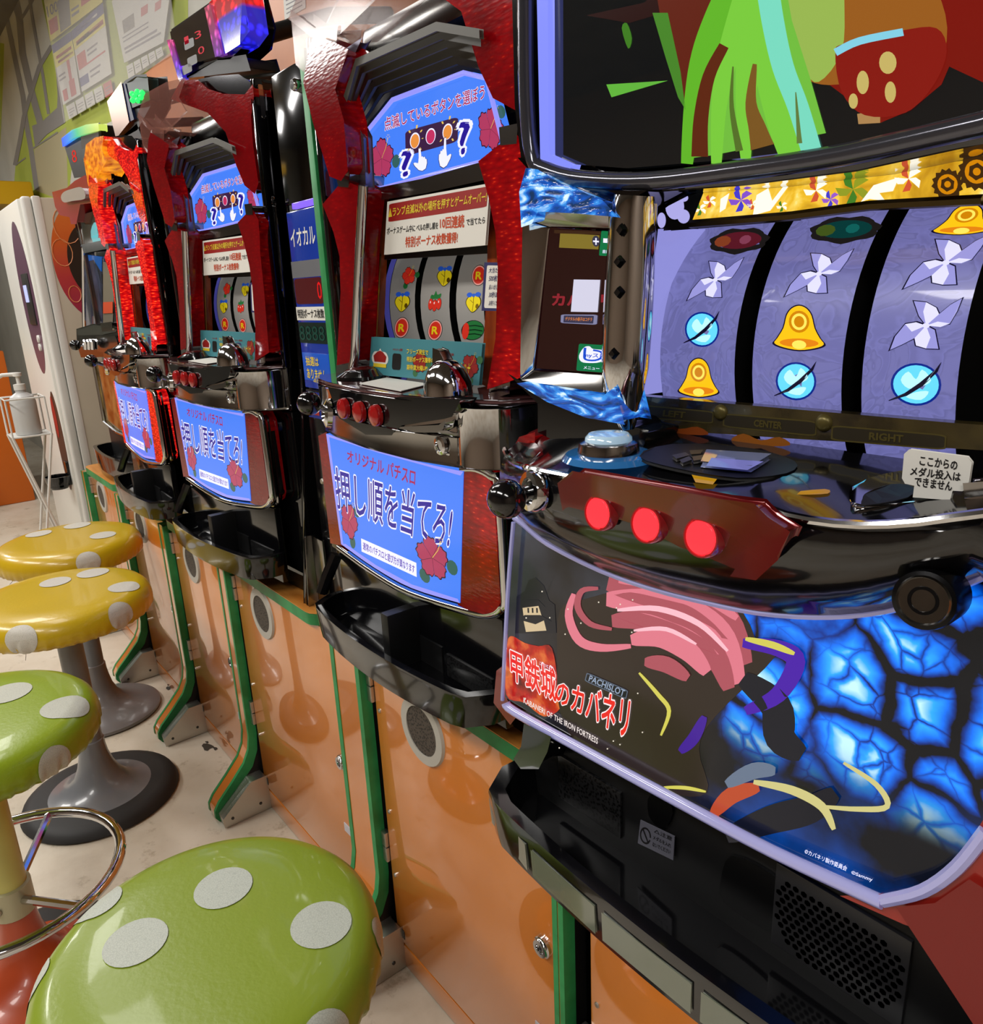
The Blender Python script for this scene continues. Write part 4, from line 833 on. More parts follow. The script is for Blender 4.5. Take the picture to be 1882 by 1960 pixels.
# small lamp with rainbow top
LY5 = .575
P = lambda u, v, y=LY5: at(u, v, y)
t = thing('data_lamp', 'small dark lamp box with blue to green glowing top', 'lamp box', (-2.42, .64, 1.45))
prism('body', [P(142, 338), P(128, 292), P(122, 274), P(150, 252), P(186, 240), P(191, 238), P(195, 280), P(160, 300), P(165, 335)], (0, .04, 0), BLACKM, t, .004)
RB = mat('rainbow_lens', (60, 60, 60), .15); N_, L_, b_ = nodes(RB); sx = nd(RB, 'ShaderNodeSeparateXYZ'); L_.new(coords(RB), sx.inputs[0]); mr = nd(RB, 'ShaderNodeMapRange'); L_.new(sx.outputs[0], mr.inputs[0]); mr.inputs[1].default_value = -.26; mr.inputs[2].default_value = .16
r_ = ramp(RB, [(0, (60, 90, 255)), (.25, (60, 130, 230)), (.55, (80, 190, 130)), (1, (190, 210, 90))]); L_.new(mr.outputs[0], r_.inputs[0]); L_.new(r_.outputs[0], b_.inputs['Emission Color']); b_.inputs['Emission Strength'].default_value = 1.0
prism('lens', [P(120, 280, LY5 - .006), P(118, 266, LY5 - .006), P(138, 250, LY5 - .012), P(165, 240, LY5 - .012), P(188, 237, LY5 - .006), P(189, 249, LY5 - .006), P(165, 254, LY5 - .012), P(140, 263, LY5 - .012)], (0, .02, 0), RB, t, .002)
prism('clear_side', [P(155, 262, LY5 - .008), P(188, 252, LY5 - .004), P(190, 276, LY5 - .004), P(157, 284, LY5 - .008)], (0, .01, 0), mat('grey_clear_side', (120, 116, 114), .08, coat=1), t, .002)
tube('mount_arm', [(-2.42, .64, 1.50), (-2.42, .78, 1.56), (-2.42, .900, 1.575)], .012, BLACKM, t, 10)
lettering('8', quadmap(((136, 288), (145, 286), (148, 310), (139, 312)), LY5, eps=.002), lit((220, 50, 40), .8), t, 0)

# ------------------------------------------------------------------ far slot machine at the end of the row
Y5 = .545
def E5(pts): return c3(100, 350, .18883, pts)
t = thing('slot_machine', 'chrome and black slot machine at the far end of the row', 'slot machine', (-2.46, .56, .572))
box('cabinet', -2.69, -2.235, .66, .885, .580, 1.36, BLACKS, t, .004); box('cabinet_base', -2.69, -2.235, .575, .659, .580, .93, DARKCHROME, t, .004)
for xa in (-2.69, -2.247): box('cabinet_side', xa, xa + .012, .575, .659, .931, 1.36, CHROME2, t, .003)
def P5(pts, y): return [Vector((min(max(p.x, -2.90), -2.226), p.y, p.z)) for p in (at(u, v, y) for u, v in E5(pts))]
prism('reel_panel', P5([(315, 720), (520, 690), (1000, 600), (1000, 1500), (330, 1450)], .59), (0, .02, 0), mat('dark_art_panel', (38, 38, 44), .12, coat=.8), t)
prism('art_strip', P5([(318, 725), (505, 760), (510, 1430), (330, 1445)], .588), (0, .002, 0), speckle(mat('blue_art_print', (30, 44, 80), .2, coat=.8), (14, 16, 34), (66, 72, 104), 22, sc=(3, 1, 1)), t)
prism('blue_flare', P5([(320, 725), (500, 750), (495, 900), (420, 780), (330, 800)], .5865), (0, .001, 0), glow('blue_flare_glow', (20, 90, 170), .6), t)
prism('reel_window', P5([(515, 800), (620, 830), (625, 1180), (610, 1460), (515, 1440)], .588), (0, .003, 0), mat('dim_reel', (120, 112, 96), .3), t)
prism('reel_symbol_band', P5([(515, 1210), (612, 1205), (612, 1320), (515, 1325)], .586), (0, .001, 0), ORPR, t)
tube('chrome_post', P5([(312, 650), (318, 1100), (325, 1460)], .575), .006, CHROME, t, 8)
prism('lintel', P5([(300, 640), (620, 575), (1000, 500), (1000, 560), (620, 640), (320, 700)], .57), (0, .06, 0), CHROME2, t, .004)
tw = prism('top_window', P5([(235, 345), (470, 270), (1000, 200), (1000, 520), (620, 580), (310, 625)], .58), (0, .01, 0), mat('amber_dark_window', (66, 50, 30), .1, coat=1), t)
upoly(lambda a, b: P5([(390 + 220 * a, 600 - 220 * b)], .578)[0], [spline([(.1, 0), (0, .5), (.15, .9), (.3, .8), (.35, .3), (.9, .1), (1, .35), (.8, .6), (.9, .2), (.5, 0)], 2, True)], lit((110, 200, 205), .6), tw, 'pale_figure_print')
upoly(lambda a, b: P5([(465 + 70 * a, 560 - 130 * b)], .5765)[0], [[(0, 0), (1, .1), (.95, 1), (.05, .9)]], lit((190, 90, 100), .5), tw, 'card_print'); lettering('N', lambda a, b: P5([(480 + 40 * a, 530 - 70 * b)], .575)[0], WHITEP, tw, .02)
tube('chrome_post', P5([(235, 350), (260, 480), (305, 640)], .580), .005, CHROME, t, 8)
prism('red_wing', P5([(5, 110), (150, 70), (230, 0), (340, -60), (380, 60), (430, 180), (280, 200), (240, 400), (190, 400), (175, 330), (75, 310), (30, 230)], .56), (0, .06, 0), mat('red_wing_plastic', (136, 14, 20), .3), t, .005)
prism('chrome_horn', P5(spline([(90, 150), (120, 100), (200, 70), (300, 55), (330, 150), (200, 175), (120, 190)], 3, True), .548), (0, .04, 0), mat('silver_horn', (186, 186, 188), .3, .6), t, .006)
dk = P5([(250, 1500), (420, 1450), (640, 1480), (900, 1500), (900, 1720), (640, 1740), (290, 1750), (255, 1640)], .535)
prism('deck', dk, (0, .1, 0), DARKCHROME, t, .006)
prism('deck_top', P5([(250, 1500), (420, 1450), (620, 1470), (640, 1500), (500, 1530), (260, 1535)], .53), (0, .03, 0), CHROME, t, .003)
prism('slot_guide', P5([(490, 1430), (600, 1415), (610, 1490), (505, 1500)], .525), (0, .02, 0), CHROME2, t, .002)
prism('deck_front', P5([(450, 1560), (640, 1560), (660, 1620), (640, 1740), (460, 1700)], .531), (0, .01, 0), BLACKP, t, .002)
for u in (335, 370, 405): tube('stop_button', P5([(u, 1600), (u + 5, 1680)], .528), .008, CHROME, t, 8)
c0 = P5([(330, 1650)], .53)[0]; p = P5([(232, 1645)], .492)[0]; lv = tube('lever_rod', [c0, p], .004, CHROME, t, 8); ball('lever_ball', p, .0155, BLACKP, lv)
def E2(pts): return c3(120, 580, .3163, pts)
def Q5(pts, y): return [Vector((min(max(p.x, -2.70), -2.226), p.y, p.z)) for p in (at(u, v, y) for u, v in E2(pts))]
prism('belly_panel', Q5([(135, 350), (300, 400), (520, 440), (520, 830), (330, 770), (205, 690)], .555), (0, .02, 0), speckle(mat('amber_art_panel', (110, 84, 40), .15, coat=.9), (48, 34, 16), (156, 128, 76), 18, lo=.4, hi=.65), t)
tube('chrome_trim', Q5([(132, 345), (205, 695), (330, 780), (420, 820)], .552), .006, CHROME, t, 8); tube('chrome_trim', Q5([(130, 345), (300, 392), (500, 440)], .552), .006, CHROME, t, 8)
tr5 = tray(-2.69, -2.25, .482, .56, .655, .602, .01, .02, t, BLACKP); box('tray_back', -2.68, -2.26, .556, .57, .60, .73, BLACKM, t, .002)

# ------------------------------------------------------------------ tall white machine, sanitiser stand, far cabinet
TX = -3.15
e0, e1 = atx(53, 383, TX), atx(169, 1002, TX)
TYF, TZ = (e0.y + e1.y) / 2 - .0, e0.z + .01
CREAM = speckle(mat('cream_side_panel', (176, 166, 148), .4), (170, 160, 142), (182, 172, 154), 2); OFFW = mat('off_white_frame', (206, 204, 198), .35)
t = thing('change_machine', 'tall white vending cabinet with an orange and pink ring on its side', 'cabinet', (TX - .3, TYF + .2, 0))
body = box('body', TX - .6, TX, TYF + .035, .9, .02, TZ, CREAM, t, .006)
box('corner_post', TX - .03, TX + .004, TYF + .018, TYF + .045, .0, TZ + .005, OFFW, t, .008); box('corner_post', TX - .05, TX - .006, TYF - .012, TYF + .017, .0, TZ + .004, OFFW, t, .01, 3)
fd = box('front_door', TX - .6, TX - .05, TYF - .02, TYF + .034, .02, TZ, WHITEPL, t, .008)
rc = lambda pts: [(lambda p: Vector((TX + .0015, p.y, p.z)))(atx(u, v, TX)) for u, v in pts]
cc = atx(176, 500, TX); ro, ri = .115, .068
RINGM = mat('orange_pink_ring', (190, 84, 40), .4); N_, L_, b_ = nodes(RINGM); sx = nd(RINGM, 'ShaderNodeSeparateXYZ'); L_.new(coords(RINGM, loc=(0, 0, -cc.z)), sx.inputs[0]); mr = nd(RINGM, 'ShaderNodeMapRange'); L_.new(sx.outputs[2], mr.inputs[0]); mr.inputs[1].default_value = -.17; mr.inputs[2].default_value = .17
r_ = ramp(RINGM, [(0, (150, 44, 70)), (.35, (176, 56, 56)), (.7, (196, 92, 36)), (1, (204, 110, 44))]); L_.new(mr.outputs[0], r_.inputs[0]); L_.new(r_.outputs[0], b_.inputs['Base Color'])
RY, RZ_ = .125, .205
def oval(ry, rz, dx, n=48): return [Vector((TX + dx, cc.y + ry * math.cos(2 * math.pi * i / n), cc.z + rz * math.sin(2 * math.pi * i / n))) for i in range(n)]
flat('ring_print', [oval(RY, RZ_, .0012)], RINGM, body); flat('ring_centre', [oval(RY * .62, RZ_ * .62, .002)], mat('dark_brown_disc', (44, 34, 26), .4), body)
PK = mat('pale_orange_line', (214, 140, 90), .4)
for dy, dz, r in ((-.09, .03, .045), (-.075, -.11, .028), (-.06, .12, .06)): tube('circle_line', [Vector((TX + .002, cc.y + dy + r * .7 * math.cos(a), cc.z + dz + r * math.sin(a))) for a in [k * .3927 for k in range(16)]], .0016, PK, body, 4, True)
def fq(x0, x1, z0, z1, e=.0008): return rectmap((x0, TYF - .02, z0), (x1 - x0, 0, 0), (0, 0, z1 - z0), e)
upoly(fq(TX - .34, TX - .07, .84, TZ - .06), [ell(.5, .5, .5, .5, 32)], mat('purple_brown_oval', (96, 66, 84), .35), fd, 'oval_print')
box('slot_plate', TX - .24, TX - .12, TYF - .026, TYF - .0205, 1.02, 1.2, DARKG, fd, .003); box('lit_window', TX - .21, TX - .16, TYF - .03, TYF - .0265, 1.1, 1.16, glow('pale_window_light', (200, 205, 255), .9), fd, .002)
for zz in (1.0, .97): lathe('push_button', [(.014, 0), (.013, .006), (0, .008)], (TX - .15, TYF - .021, zz - .03), WHITEPL, fd, 14, (0, -1, 0))
upoly(fq(TX - .2, TX - .06, .40, .78), [ell(.5, .5, .5, .5, 28)], mat('dark_oval_print', (44, 46, 44), .35), fd, 'oval_print')
upoly(fq(TX - .19, TX - .12, .6, .76, .0016), [ell(.5, .5, .5, .5, 20)], REDPR, fd, 'red_print')
ho = box('cup_holder', TX - .11, TX - .07, TYF - .03, TYF - .0205, .43, .52, BLACKP, t, .004); lathe('cup', [(.0, 0), (.03, .002), (.042, .03), (.045, .05), (.041, .05), (.036, .01), (0, .008)], (TX - .09, TYF - .062, .42), BLACKP, ho, 20)
sp = box('maker_plate', TX - .002, TX + .002, .56, .68, .06, .12, mat('cream_label', (178, 170, 140), .5), t)
for k in range(4): box('label_mark', TX + .0021, TX + .0026, .575 + k * .025, .592 + k * .025, .075, .10, DARKG, t)
# sanitiser bottle on a white wire stand
S = atx(48, 790, TX + .25); sx_, sy_, sz_ = S.x, S.y - .0, S.z
w_ = thing('wire_stand', 'white wire stand holding the pump bottle', 'stand', (sx_, sy_, 0))
WIRE = mat('white_coated_wire', (210, 208, 202), .4)
hw = .055
tube('basket_rim', [(sx_ + a, sy_ + b, sz_ + .05) for a, b in ((-hw, -hw), (hw, -hw), (hw, hw), (-hw, hw))], .003, WIRE, w_, 6, True)
tube('basket_floor', [(sx_ + a, sy_ + b, sz_ - .07) for a, b in ((-hw, -hw), (hw, -hw), (hw, hw), (-hw, hw))], .003, WIRE, w_, 6, True)
box('shelf_plate', sx_ - hw, sx_ + hw, sy_ - hw, sy_ + hw, sz_ - .073, sz_ - .070, WIRE, w_)
for a, b in ((-hw, -hw), (hw, -hw), (hw, hw), (-hw, hw)): tube('upright', [(sx_ + a, sy_ + b, sz_ + .05), (sx_ + a, sy_ + b, sz_ - .07)], .003, WIRE, w_, 6)
for a in (-1, 1):
    tube('crossed_leg', [(sx_ + a * hw, sy_ - hw, sz_ - .07), (sx_ + a * hw, sy_ + .10, .004)], .0045, WIRE, w_, 6); tube('crossed_leg', [(sx_ + a * hw, sy_ + hw, sz_ - .07), (sx_ + a * hw, sy_ - .10, .004)], .0045, WIRE, w_, 6)
b_ = thing('pump_bottle', 'white pump bottle of sanitiser standing in the wire stand', 'bottle', (sx_, sy_, sz_ - .07))
lathe('bottle', [(0, 0), (.036, 0), (.038, .005), (.038, .105), (.034, .122), (.02, .132), (.015, .135), (.015, .142), (0, .142)], (sx_, sy_, sz_ - .069), mat('milky_plastic', (190, 190, 188), .3), b_, 24)
lathe('pump_collar', [(.017, 0), (.017, .018), (.006, .02), (.006, .042), (.013, .044), (.013, .054), (0, .056)], (sx_, sy_, sz_ + .074), WHITEPL, b_, 18)
tube('pump_spout', [(sx_, sy_, sz_ + .124), (sx_ - .01, sy_ - .04, sz_ + .124), (sx_ - .012, sy_ - .062, sz_ + .112)], .006, WHITEPL, b_, 8)
# far cabinet seen past the white machine
fx = -5.1
t = thing('game_cabinet', 'far orange cabinet with dark glass seen past the white machine', 'cabinet', (fx - .4, .1, 0))
box('orange_base', fx - .8, fx, -.6, .60, .0, .86, mat('deep_orange_panel', (190, 92, 16), .35), t, .01)
gl = box('glass_case', fx - .79, fx - .01, -.59, .59, .861, 1.62, mat('dark_glass_case', (46, 52, 44), .06, coat=1), t, .01); box('yellow_header', fx - .8, fx + .01, -.6, .90, 1.621, 1.74, mat('yellow_header_board', (204, 158, 10), .4), t, .01)
lathe('black_knob', [(.11, 0), (.10, .05), (.0, .07)], (fx, .30, .12), BLACKP, t, 20, (1, 0, 0))
upoly(lambda a, b: Vector((fx + .003, .40 + .1 * a, .70 + .28 * b)), [rrect(0, 0, 1, 1, .1)], YELPR, t, 'yellow_notice')

# ------------------------------------------------------------------ nearest slot machine (right foreground)
def G5(p): return c3(960, 0, .4899, p)
def G6(p): return c3(960, 280, .4899, p)
def GB(p): return c3(1180, 280, .373, p)
def GC(p): return c3(960, 400, .2347, p)
def G7(p): return c3(920, 780, .5112, p)
def G8(p): return c3(900, 1100, .5218, p)
T = thing('slot_machine', 'large black slot machine with big screen and blue lit belly panel, nearest at right', 'slot machine', (-.30, .49, .587))
MX0, MX1 = -.528, -.062
YS = .95
box('cabinet', MX0 + .006, MX1, .70, .885, .580, 1.40, BLACKS, T, .004)
box('cabinet_base', MX0 + .01, MX1, .452, .699, .580, .94, BLACKM, T, .003)
for xa in (MX0 + .006, MX1 - .012): box('cabinet_side', xa, xa + .012, .53, .699, .926, 1.40, BLACKS, T, .003)
def ext(pts, y, xr, zs):
    """carry a photo outline on past the frame edge to x = xr at heights zs"""
    return [at(u, v, y) for u, v in pts] + [Vector((xr, YS * (y(xr, z) if callable(y) else y), z)) for z in zs]
# --- belly panel
sB = lambda x, z: .440 + .10 * (x + .31) ** 2
def belly_mat():
    m = mat('backlit_belly_art', (8, 10, 16), .12, coat=.2, spec=.3); N, L, b = nodes(m)
    co = coords(m); nz = nd(m, 'ShaderNodeTexNoise', Scale=14.0, Detail=5); L.new(co, nz.inputs['Vector'])
    mixv = nd(m, 'ShaderNodeMix', data_type='VECTOR'); mixv.inputs[0].default_value = .035; L.new(co, mixv.inputs[4]); L.new(nz.outputs['Color'], mixv.inputs[5])
    vo = nd(m, 'ShaderNodeTexVoronoi', Scale=24.0, feature='DISTANCE_TO_EDGE'); L.new(mixv.outputs[1], vo.inputs['Vector'])
    vb = nd(m, 'ShaderNodeTexVoronoi', Scale=52.0, feature='DISTANCE_TO_EDGE'); L.new(mixv.outputs[1], vb.inputs['Vector'])
    n3 = nd(m, 'ShaderNodeTexNoise', Scale=11.0, Detail=3); L.new(co, n3.inputs['Vector'])
    vb2 = nd(m, 'ShaderNodeMath', operation='MULTIPLY_ADD'); L.new(vb.outputs['Distance'], vb2.inputs[0]); vb2.inputs[1].default_value = 1.6; vb2.inputs[2].default_value = .09
    mn = nd(m, 'ShaderNodeMath', operation='SMOOTH_MIN'); L.new(vo.outputs['Distance'], mn.inputs[0]); L.new(vb2.outputs[0], mn.inputs[1]); mn.inputs[2].default_value = .12
    th = nd(m, 'ShaderNodeMath', operation='MULTIPLY_ADD'); L.new(n3.outputs[0], th.inputs[0]); th.inputs[1].default_value = .42; th.inputs[2].default_value = -.19
    sm_ = nd(m, 'ShaderNodeMath', operation='ADD'); L.new(mn.outputs[0], sm_.inputs[0]); L.new(th.outputs[0], sm_.inputs[1])
    ve = ramp(m, [(.035, (0, 3, 10)), (.07, (0, 50, 140)), (.14, (4, 110, 240)), (.24, (40, 164, 255)), (.36, (190, 236, 255))]); L.new(sm_.outputs[0], ve.inputs[0])
    n2 = nd(m, 'ShaderNodeTexNoise', Scale=8.0, Detail=6); L.new(co, n2.inputs['Vector'])
    sm = ramp(m, [(.38, (2, 6, 14)), (.55, (0, 60, 140)), (.68, (10, 120, 230))]); L.new(n2.outputs[0], sm.inputs[0])
    dk = ramp(m, [(.4, (22, 19, 18)), (.62, (44, 46, 54)), (.75, (70, 84, 100))]); L.new(n2.outputs[0], dk.inputs[0])
    sx = nd(m, 'ShaderNodeSeparateXYZ'); L.new(co, sx.inputs[0])
    def step(out, a, bb, wob=.04):
        ad = nd(m, 'ShaderNodeMath', operation='MULTIPLY_ADD'); L.new(nz.outputs[0], ad.inputs[0]); ad.inputs[1].default_value = wob; L.new(out, ad.inputs[2])
        r = nd(m, 'ShaderNodeMapRange', interpolation_type='SMOOTHSTEP'); L.new(ad.outputs[0], r.inputs[0]); r.inputs[1].default_value = a; r.inputs[2].default_value = bb; return r.outputs[0]
    up = step(sx.outputs[2], .185, .235); right = step(sx.outputs[0], .01, .05)
    m1 = nd(m, 'ShaderNodeMix', data_type='RGBA'); L.new(up, m1.inputs[0]); L.new(sm.outputs[0], m1.inputs[6]); L.new(ve.outputs[0], m1.inputs[7])
    m2 = nd(m, 'ShaderNodeMix', data_type='RGBA'); L.new(right, m2.inputs[0]); L.new(dk.outputs[0], m2.inputs[6]); L.new(m1.outputs[2], m2.inputs[7])
    L.new(m2.outputs[2], b.inputs['Emission Color']); b.inputs['Emission Strength'].default_value = 1.0
    return m
topc = spline([(985, 990), (1003, 1003), (1050, 1040), (1150, 1090), (1250, 1125), (1350, 1150), (1450, 1170), (1560, 1178), (1660, 1172), (1760, 1150), (1882, 1100)], 3)
botc = spline([(1882, 1590), (1830, 1645), (1770, 1690), (1700, 1715), (1480, 1618), (1280, 1510), (1100, 1412), (975, 1340), (966, 1318), (968, 1290), (974, 1140), (980, 1040)], 3)
pts = [at(u, v, sB) for u, v in topc] + [Vector((-.082, YS * sB(-.082, .9), .915)), Vector((-.078, YS * sB(-.078, .85), .80))] + [at(u, v, sB) for u, v in botc]
# front sheet as a strip mesh so that it follows the curve
belly = prism('belly_panel', pts, (0, .02, 0), belly_mat(), T)
def gb(q, e=.001): return quadmap(G8(q), sB, eps=e)
def pr(name, polys, m, e): return fpx(name, [G8(p) for p in polys], sB, m, belly, eps=e)
FIRE = glow('fire_print', (200, 60, 30), .8); N_, L_, b_ = nodes(FIRE); nz = nd(FIRE, 'ShaderNodeTexNoise', Scale=40.0, Detail=5); L_.new(coords(FIRE), nz.inputs['Vector']); r_ = ramp(FIRE, [(.3, (60, 8, 6)), (.5, (190, 30, 16)), (.62, (226, 110, 50)), (.8, (120, 40, 30))]); L_.new(nz.outputs[0], r_.inputs[0]); L_.new(r_.outputs[0], b_.inputs['Emission Color'])
pr('fire_print', [spline([(135, 270), (150, 225), (200, 250), (250, 262), (300, 270), (325, 420), (330, 490), (270, 520), (200, 470), (132, 440)], 4, True)], FIRE, .001)
CW, CD = lit((214, 190, 150), .8), lit((30, 32, 40), .6)
pr('castle_print', [[(170, 80), (200, 60), (215, 20), (240, 10), (270, 40), (290, 95), (310, 110), (316, 215), (165, 215)]], CD, .001)
for p in ([(192, 118), (250, 112), (262, 150), (196, 150)], [(196, 168), (270, 165), (280, 205), (205, 210)]): pr('castle_wall_print', [p], CW, .0015)
pr('castle_roof_print', [[(180, 120), (205, 92), (250, 92), (275, 118), (255, 114), (192, 122)]], CD, .002); pr('castle_roof_print', [[(170, 178), (200, 148), (258, 148), (300, 172), (275, 166), (240, 182), (198, 170)]], CD, .002)
for k in range(3): pr('castle_window_print', [[(210 + 16 * k, 122), (216 + 16 * k, 122), (217 + 16 * k, 140), (211 + 16 * k, 140)]], CD, .0022)
random.seed(5)
pr('spark_print', [[(x + 3 * math.cos(a), y + 3 * math.sin(a)) for a in (0, 1.26, 2.5, 3.77, 5.0)] for x, y in [(random.uniform(200, 640), random.uniform(20, 660)) for _ in range(26)]], lit((230, 220, 200), .9), .004)['kind'] = 'stuff'
# plain stand-in for the artwork: sweeping bands in its colours
PKA, PKB, PKC = lit((222, 120, 136), .85), lit((176, 82, 94), .8), lit((244, 184, 196), .9)
def sweep(pts, w0, m, e, n=5):
    s = spline(pts, n); L_ = len(s); return pr('colour_band', [band(s, [w0 * (.12 + .88 * math.sin(math.pi * (.08 + .84 * i / (L_ - 1))) ** .7) for i in range(L_)])], m, e)
BRN = lit((46, 36, 30), .8)
pr('colour_field', [spline([(330, 130), (420, 90), (600, 60), (960, 110), (1060, 260), (1120, 300), (900, 520), (840, 640), (870, 800), (700, 790), (420, 640), (330, 500), (320, 300)], 4, True)], BRN, .0012)
for k, (p, w_, mm) in enumerate((([(505, 30), (640, 60), (800, 90), (940, 170), (1010, 330)], 120, PKB), ([(500, 90), (660, 100), (820, 150), (930, 240), (985, 400)], 110, PKA), ([(520, 170), (660, 165), (800, 215), (900, 300), (950, 420)], 96, PKB), ([(590, 240), (700, 230), (800, 280), (870, 360)], 80, PKA),
                               ([(545, 20), (700, 35), (860, 80), (980, 160)], 46, PKA), ([(540, 130), (690, 125), (840, 180), (945, 280)], 22, PKC), ([(600, 205), (720, 200), (830, 255)], 16, PKC), ([(380, 70), (362, 150), (400, 240), (480, 268), (590, 262)], 34, PKA), ([(470, 50), (410, 60), (395, 120), (440, 180), (520, 200)], 24, PKB), ([(640, 320), (720, 330), (800, 380)], 60, PKB))):
    sweep(p, w_, mm, .0016 + .0003 * k)
sweep([(1000, 250), (1130, 270), (1195, 320), (1130, 440), (1010, 500)], 70, lit((72, 20, 170), .8), .0030); sweep([(1010, 235), (1110, 258), (1190, 290)], 26, lit((216, 208, 90), .8), .0034)
sweep([(620, 360), (690, 440), (730, 500), (700, 590)], 16, lit((216, 208, 90), .8), .0034); sweep([(710, 780), (790, 782), (865, 796)], 14, lit((216, 208, 90), .8), .0034); sweep([(860, 520), (820, 600), (770, 650)], 44, lit((66, 24, 150), .8), .003)
GOLDP = lit((206, 198, 130), .85)
sweep([(1000, 380), (1120, 480), (1140, 600), (1220, 660)], 120, lit((16, 20, 34), .7), .003); sweep([(940, 960), (1100, 900), (1250, 860), (1340, 800)], 110, lit((14, 18, 32), .7), .003)
sweep([(1040, 760), (1180, 790), (1290, 850), (1335, 935)], 34, GOLDP, .0042); sweep([(1290, 850), (1420, 860), (1530, 850), (1490, 770), (1370, 690)], 22, GOLDP, .0042); sweep([(890, 880), (960, 810), (1060, 780)], 62, lit((190, 74, 40), .8), .004); sweep([(940, 770), (1040, 720), (1120, 720)], 60, lit((110, 126, 150), .7), .0044)
# lettering
LRED = lit((222, 32, 26), .95)
for s, q in (('甲鉄城', ((146, 268), (312, 345), (318, 470), (150, 385))), ('のカバネリ', ((318, 385), (590, 455), (575, 600), (312, 465)))):
    lettering(s, gb(q, .0036), lit((250, 226, 226), .95), belly, .06, ref=.02); lettering(s, gb(q, .0046), LRED, belly, .025, ref=.02)
lettering('こうてつじょう', gb(((255, 318), (300, 338), (300, 350), (255, 330)), .005), LWH, belly, .02)
lettering('KABANERI OF THE IRON FORTRESS', gb(((196, 450), (470, 600), (468, 622), (196, 470)), .005), lit((232, 220, 214), .9), belly, .012)
g = gb(((428, 358), (580, 425), (572, 458), (420, 390)), .0044); upoly(g, [rrect(0, 0, 1, 1, .12)], lit((96, 110, 130), .7), belly, 'title_plate'); upoly(gb(((428, 358), (580, 425), (572, 458), (420, 390)), .0049), [rrect(.02, .1, .98, .9, .1)], lit((24, 28, 36), .6), belly, 'title_plate'); lettering('PACHISLOT', gb(((440, 368), (570, 424), (563, 448), (434, 390)), .0054), lit((150, 166, 190), .8), belly, .02)
lettering('©カバネリ製作委員会', gb(((1230, 1005), (1385, 1070), (1380, 1088), (1226, 1022)), .003), LWH, belly, .01); lettering('©Sammy', gb(((1400, 1085), (1478, 1112), (1474, 1130), (1397, 1100)), .003), LWH, belly, .01)
# lit clear edge and red side pieces
CLRLAV = mat('clear_lit_frame', (160, 160, 200), .06, emit=(126, 126, 200), es=.2, coat=1)
tube('lit_frame', [at(u, v, .432) for u, v in spline([(968, 1345), (985, 1362), (1100, 1426), (1280, 1524), (1480, 1630), (1690, 1727)], 4)], .0046, CLRLAV, T, 10)
tube('lit_frame', [at(u, v, .432) for u, v in spline([(1690, 1724), (1770, 1704), (1835, 1658), (1890, 1590)], 4)], .004, CLRLAV, T, 8)
tube('lit_frame', [at(u, v, .433) for u, v in topc], .0030, CLRLAV, T, 8)
tube('lit_frame', [at(u, v, .437) for u, v in spline([(983, 1000), (972, 1140), (962, 1340)], 4)], .002, CLRLAV, T, 8)
REDPL = mat('dark_red_plastic', (112, 18, 18), .22, coat=.5)
pxprism('side_guard', [(955, 1290), (968, 1280), (966, 1340), (985, 1365), (975, 1378), (950, 1345)], .445, .04, REDPL, T, .004)
prism('side_guard', ext([(1655, 1725), (1720, 1722), (1790, 1704), (1850, 1655), (1900, 1575)], .432, -.066, (.80,)) + [Vector((-.066, YS * .432, .655)), at(1790, 1775, .432), at(1730, 1758, .432)], (0, .035, 0), mat('red_plastic', (150, 34, 26), .3, coat=.4), T, .004)
prism('side_guard', ext([(1735, 1748, ), (1800, 1742), (1862, 1700)], .428, -.066, (.75, .640)) , (0, .03, 0), mat('deep_red_plastic', (120, 28, 24), .35), T, .004)
# --- tray
tr = tray(-.526, -.068, .357, .460, .622, .576, .012, .016, T, BLACKP, 24, .035, .35)
box('tray_back', -.518, -.075, .4405, .4515, .580, .735, BLACKM, T, .002)
box('speaker_grille', -.475, -.395, .4375, .4412, .600, .648, HEXM, tr, .001)
HX = bpy.data.meshes.new('grille_hole'); _b = bmesh.new(); bmesh.ops.create_cone(_b, cap_ends=True, segments=6, radius1=.0024, radius2=.0024, depth=.0004); bmesh.ops.rotate(_b, verts=_b.verts, matrix=Matrix.Rotation(math.pi / 2, 3, 'X')); _b.to_mesh(HX); _b.free(); HX.materials.append(mat('hole_black', (0, 0, 0), 1.0, spec=0))
rimm = mat('grille_black', (34, 34, 36), .3)
gp = box('speaker_grille', -.245, -.150, .4375, .4412, .60, .672, rimm, tr, .001)
for i in range(15):
    for j in range(11):
        x = -.241 + i * .0062 + (j % 2) * .0031; z = .605 + j * .0054
        if x < -.154 and z < .67 and (abs(x + .198) / .048) ** 2 + (abs(z - .635) / .036) ** 2 < 1.05:
            h = bpy.data.objects.new('grille_hole', HX); COL.objects.link(h); h.parent = gp; h.location = Vector((x, .4374, z)) - ORG
prism('payout_mouth', [at(u, v, .461) for u, v in G8(spline([(960, 1030), (1100, 1095), (1135, 1150), (1125, 1300), (1060, 1290), (930, 1200), (920, 1120)], 3, True))], (0, .002, 0), mat('mouth_black', (2, 2, 3), .4), tr)
prism('finger_notch', [at(u, v, .461) for u, v in G8(spline([(660, 810), (740, 850), (725, 920), (690, 925), (655, 880)], 3, True))], (0, .002, 0), mat('mouth_black2', (3, 3, 4), .3), tr)
lb = prism('caution_label', [at(u, v, .4605) for u, v in G8([(625, 900), (750, 960), (745, 1048), (615, 985)])], (0, .0008, 0), mat('grey_label', (86, 86, 96), .4), tr)
gl_ = lambda q, e=.0008: quadmap(G8(q), .4605, eps=e)
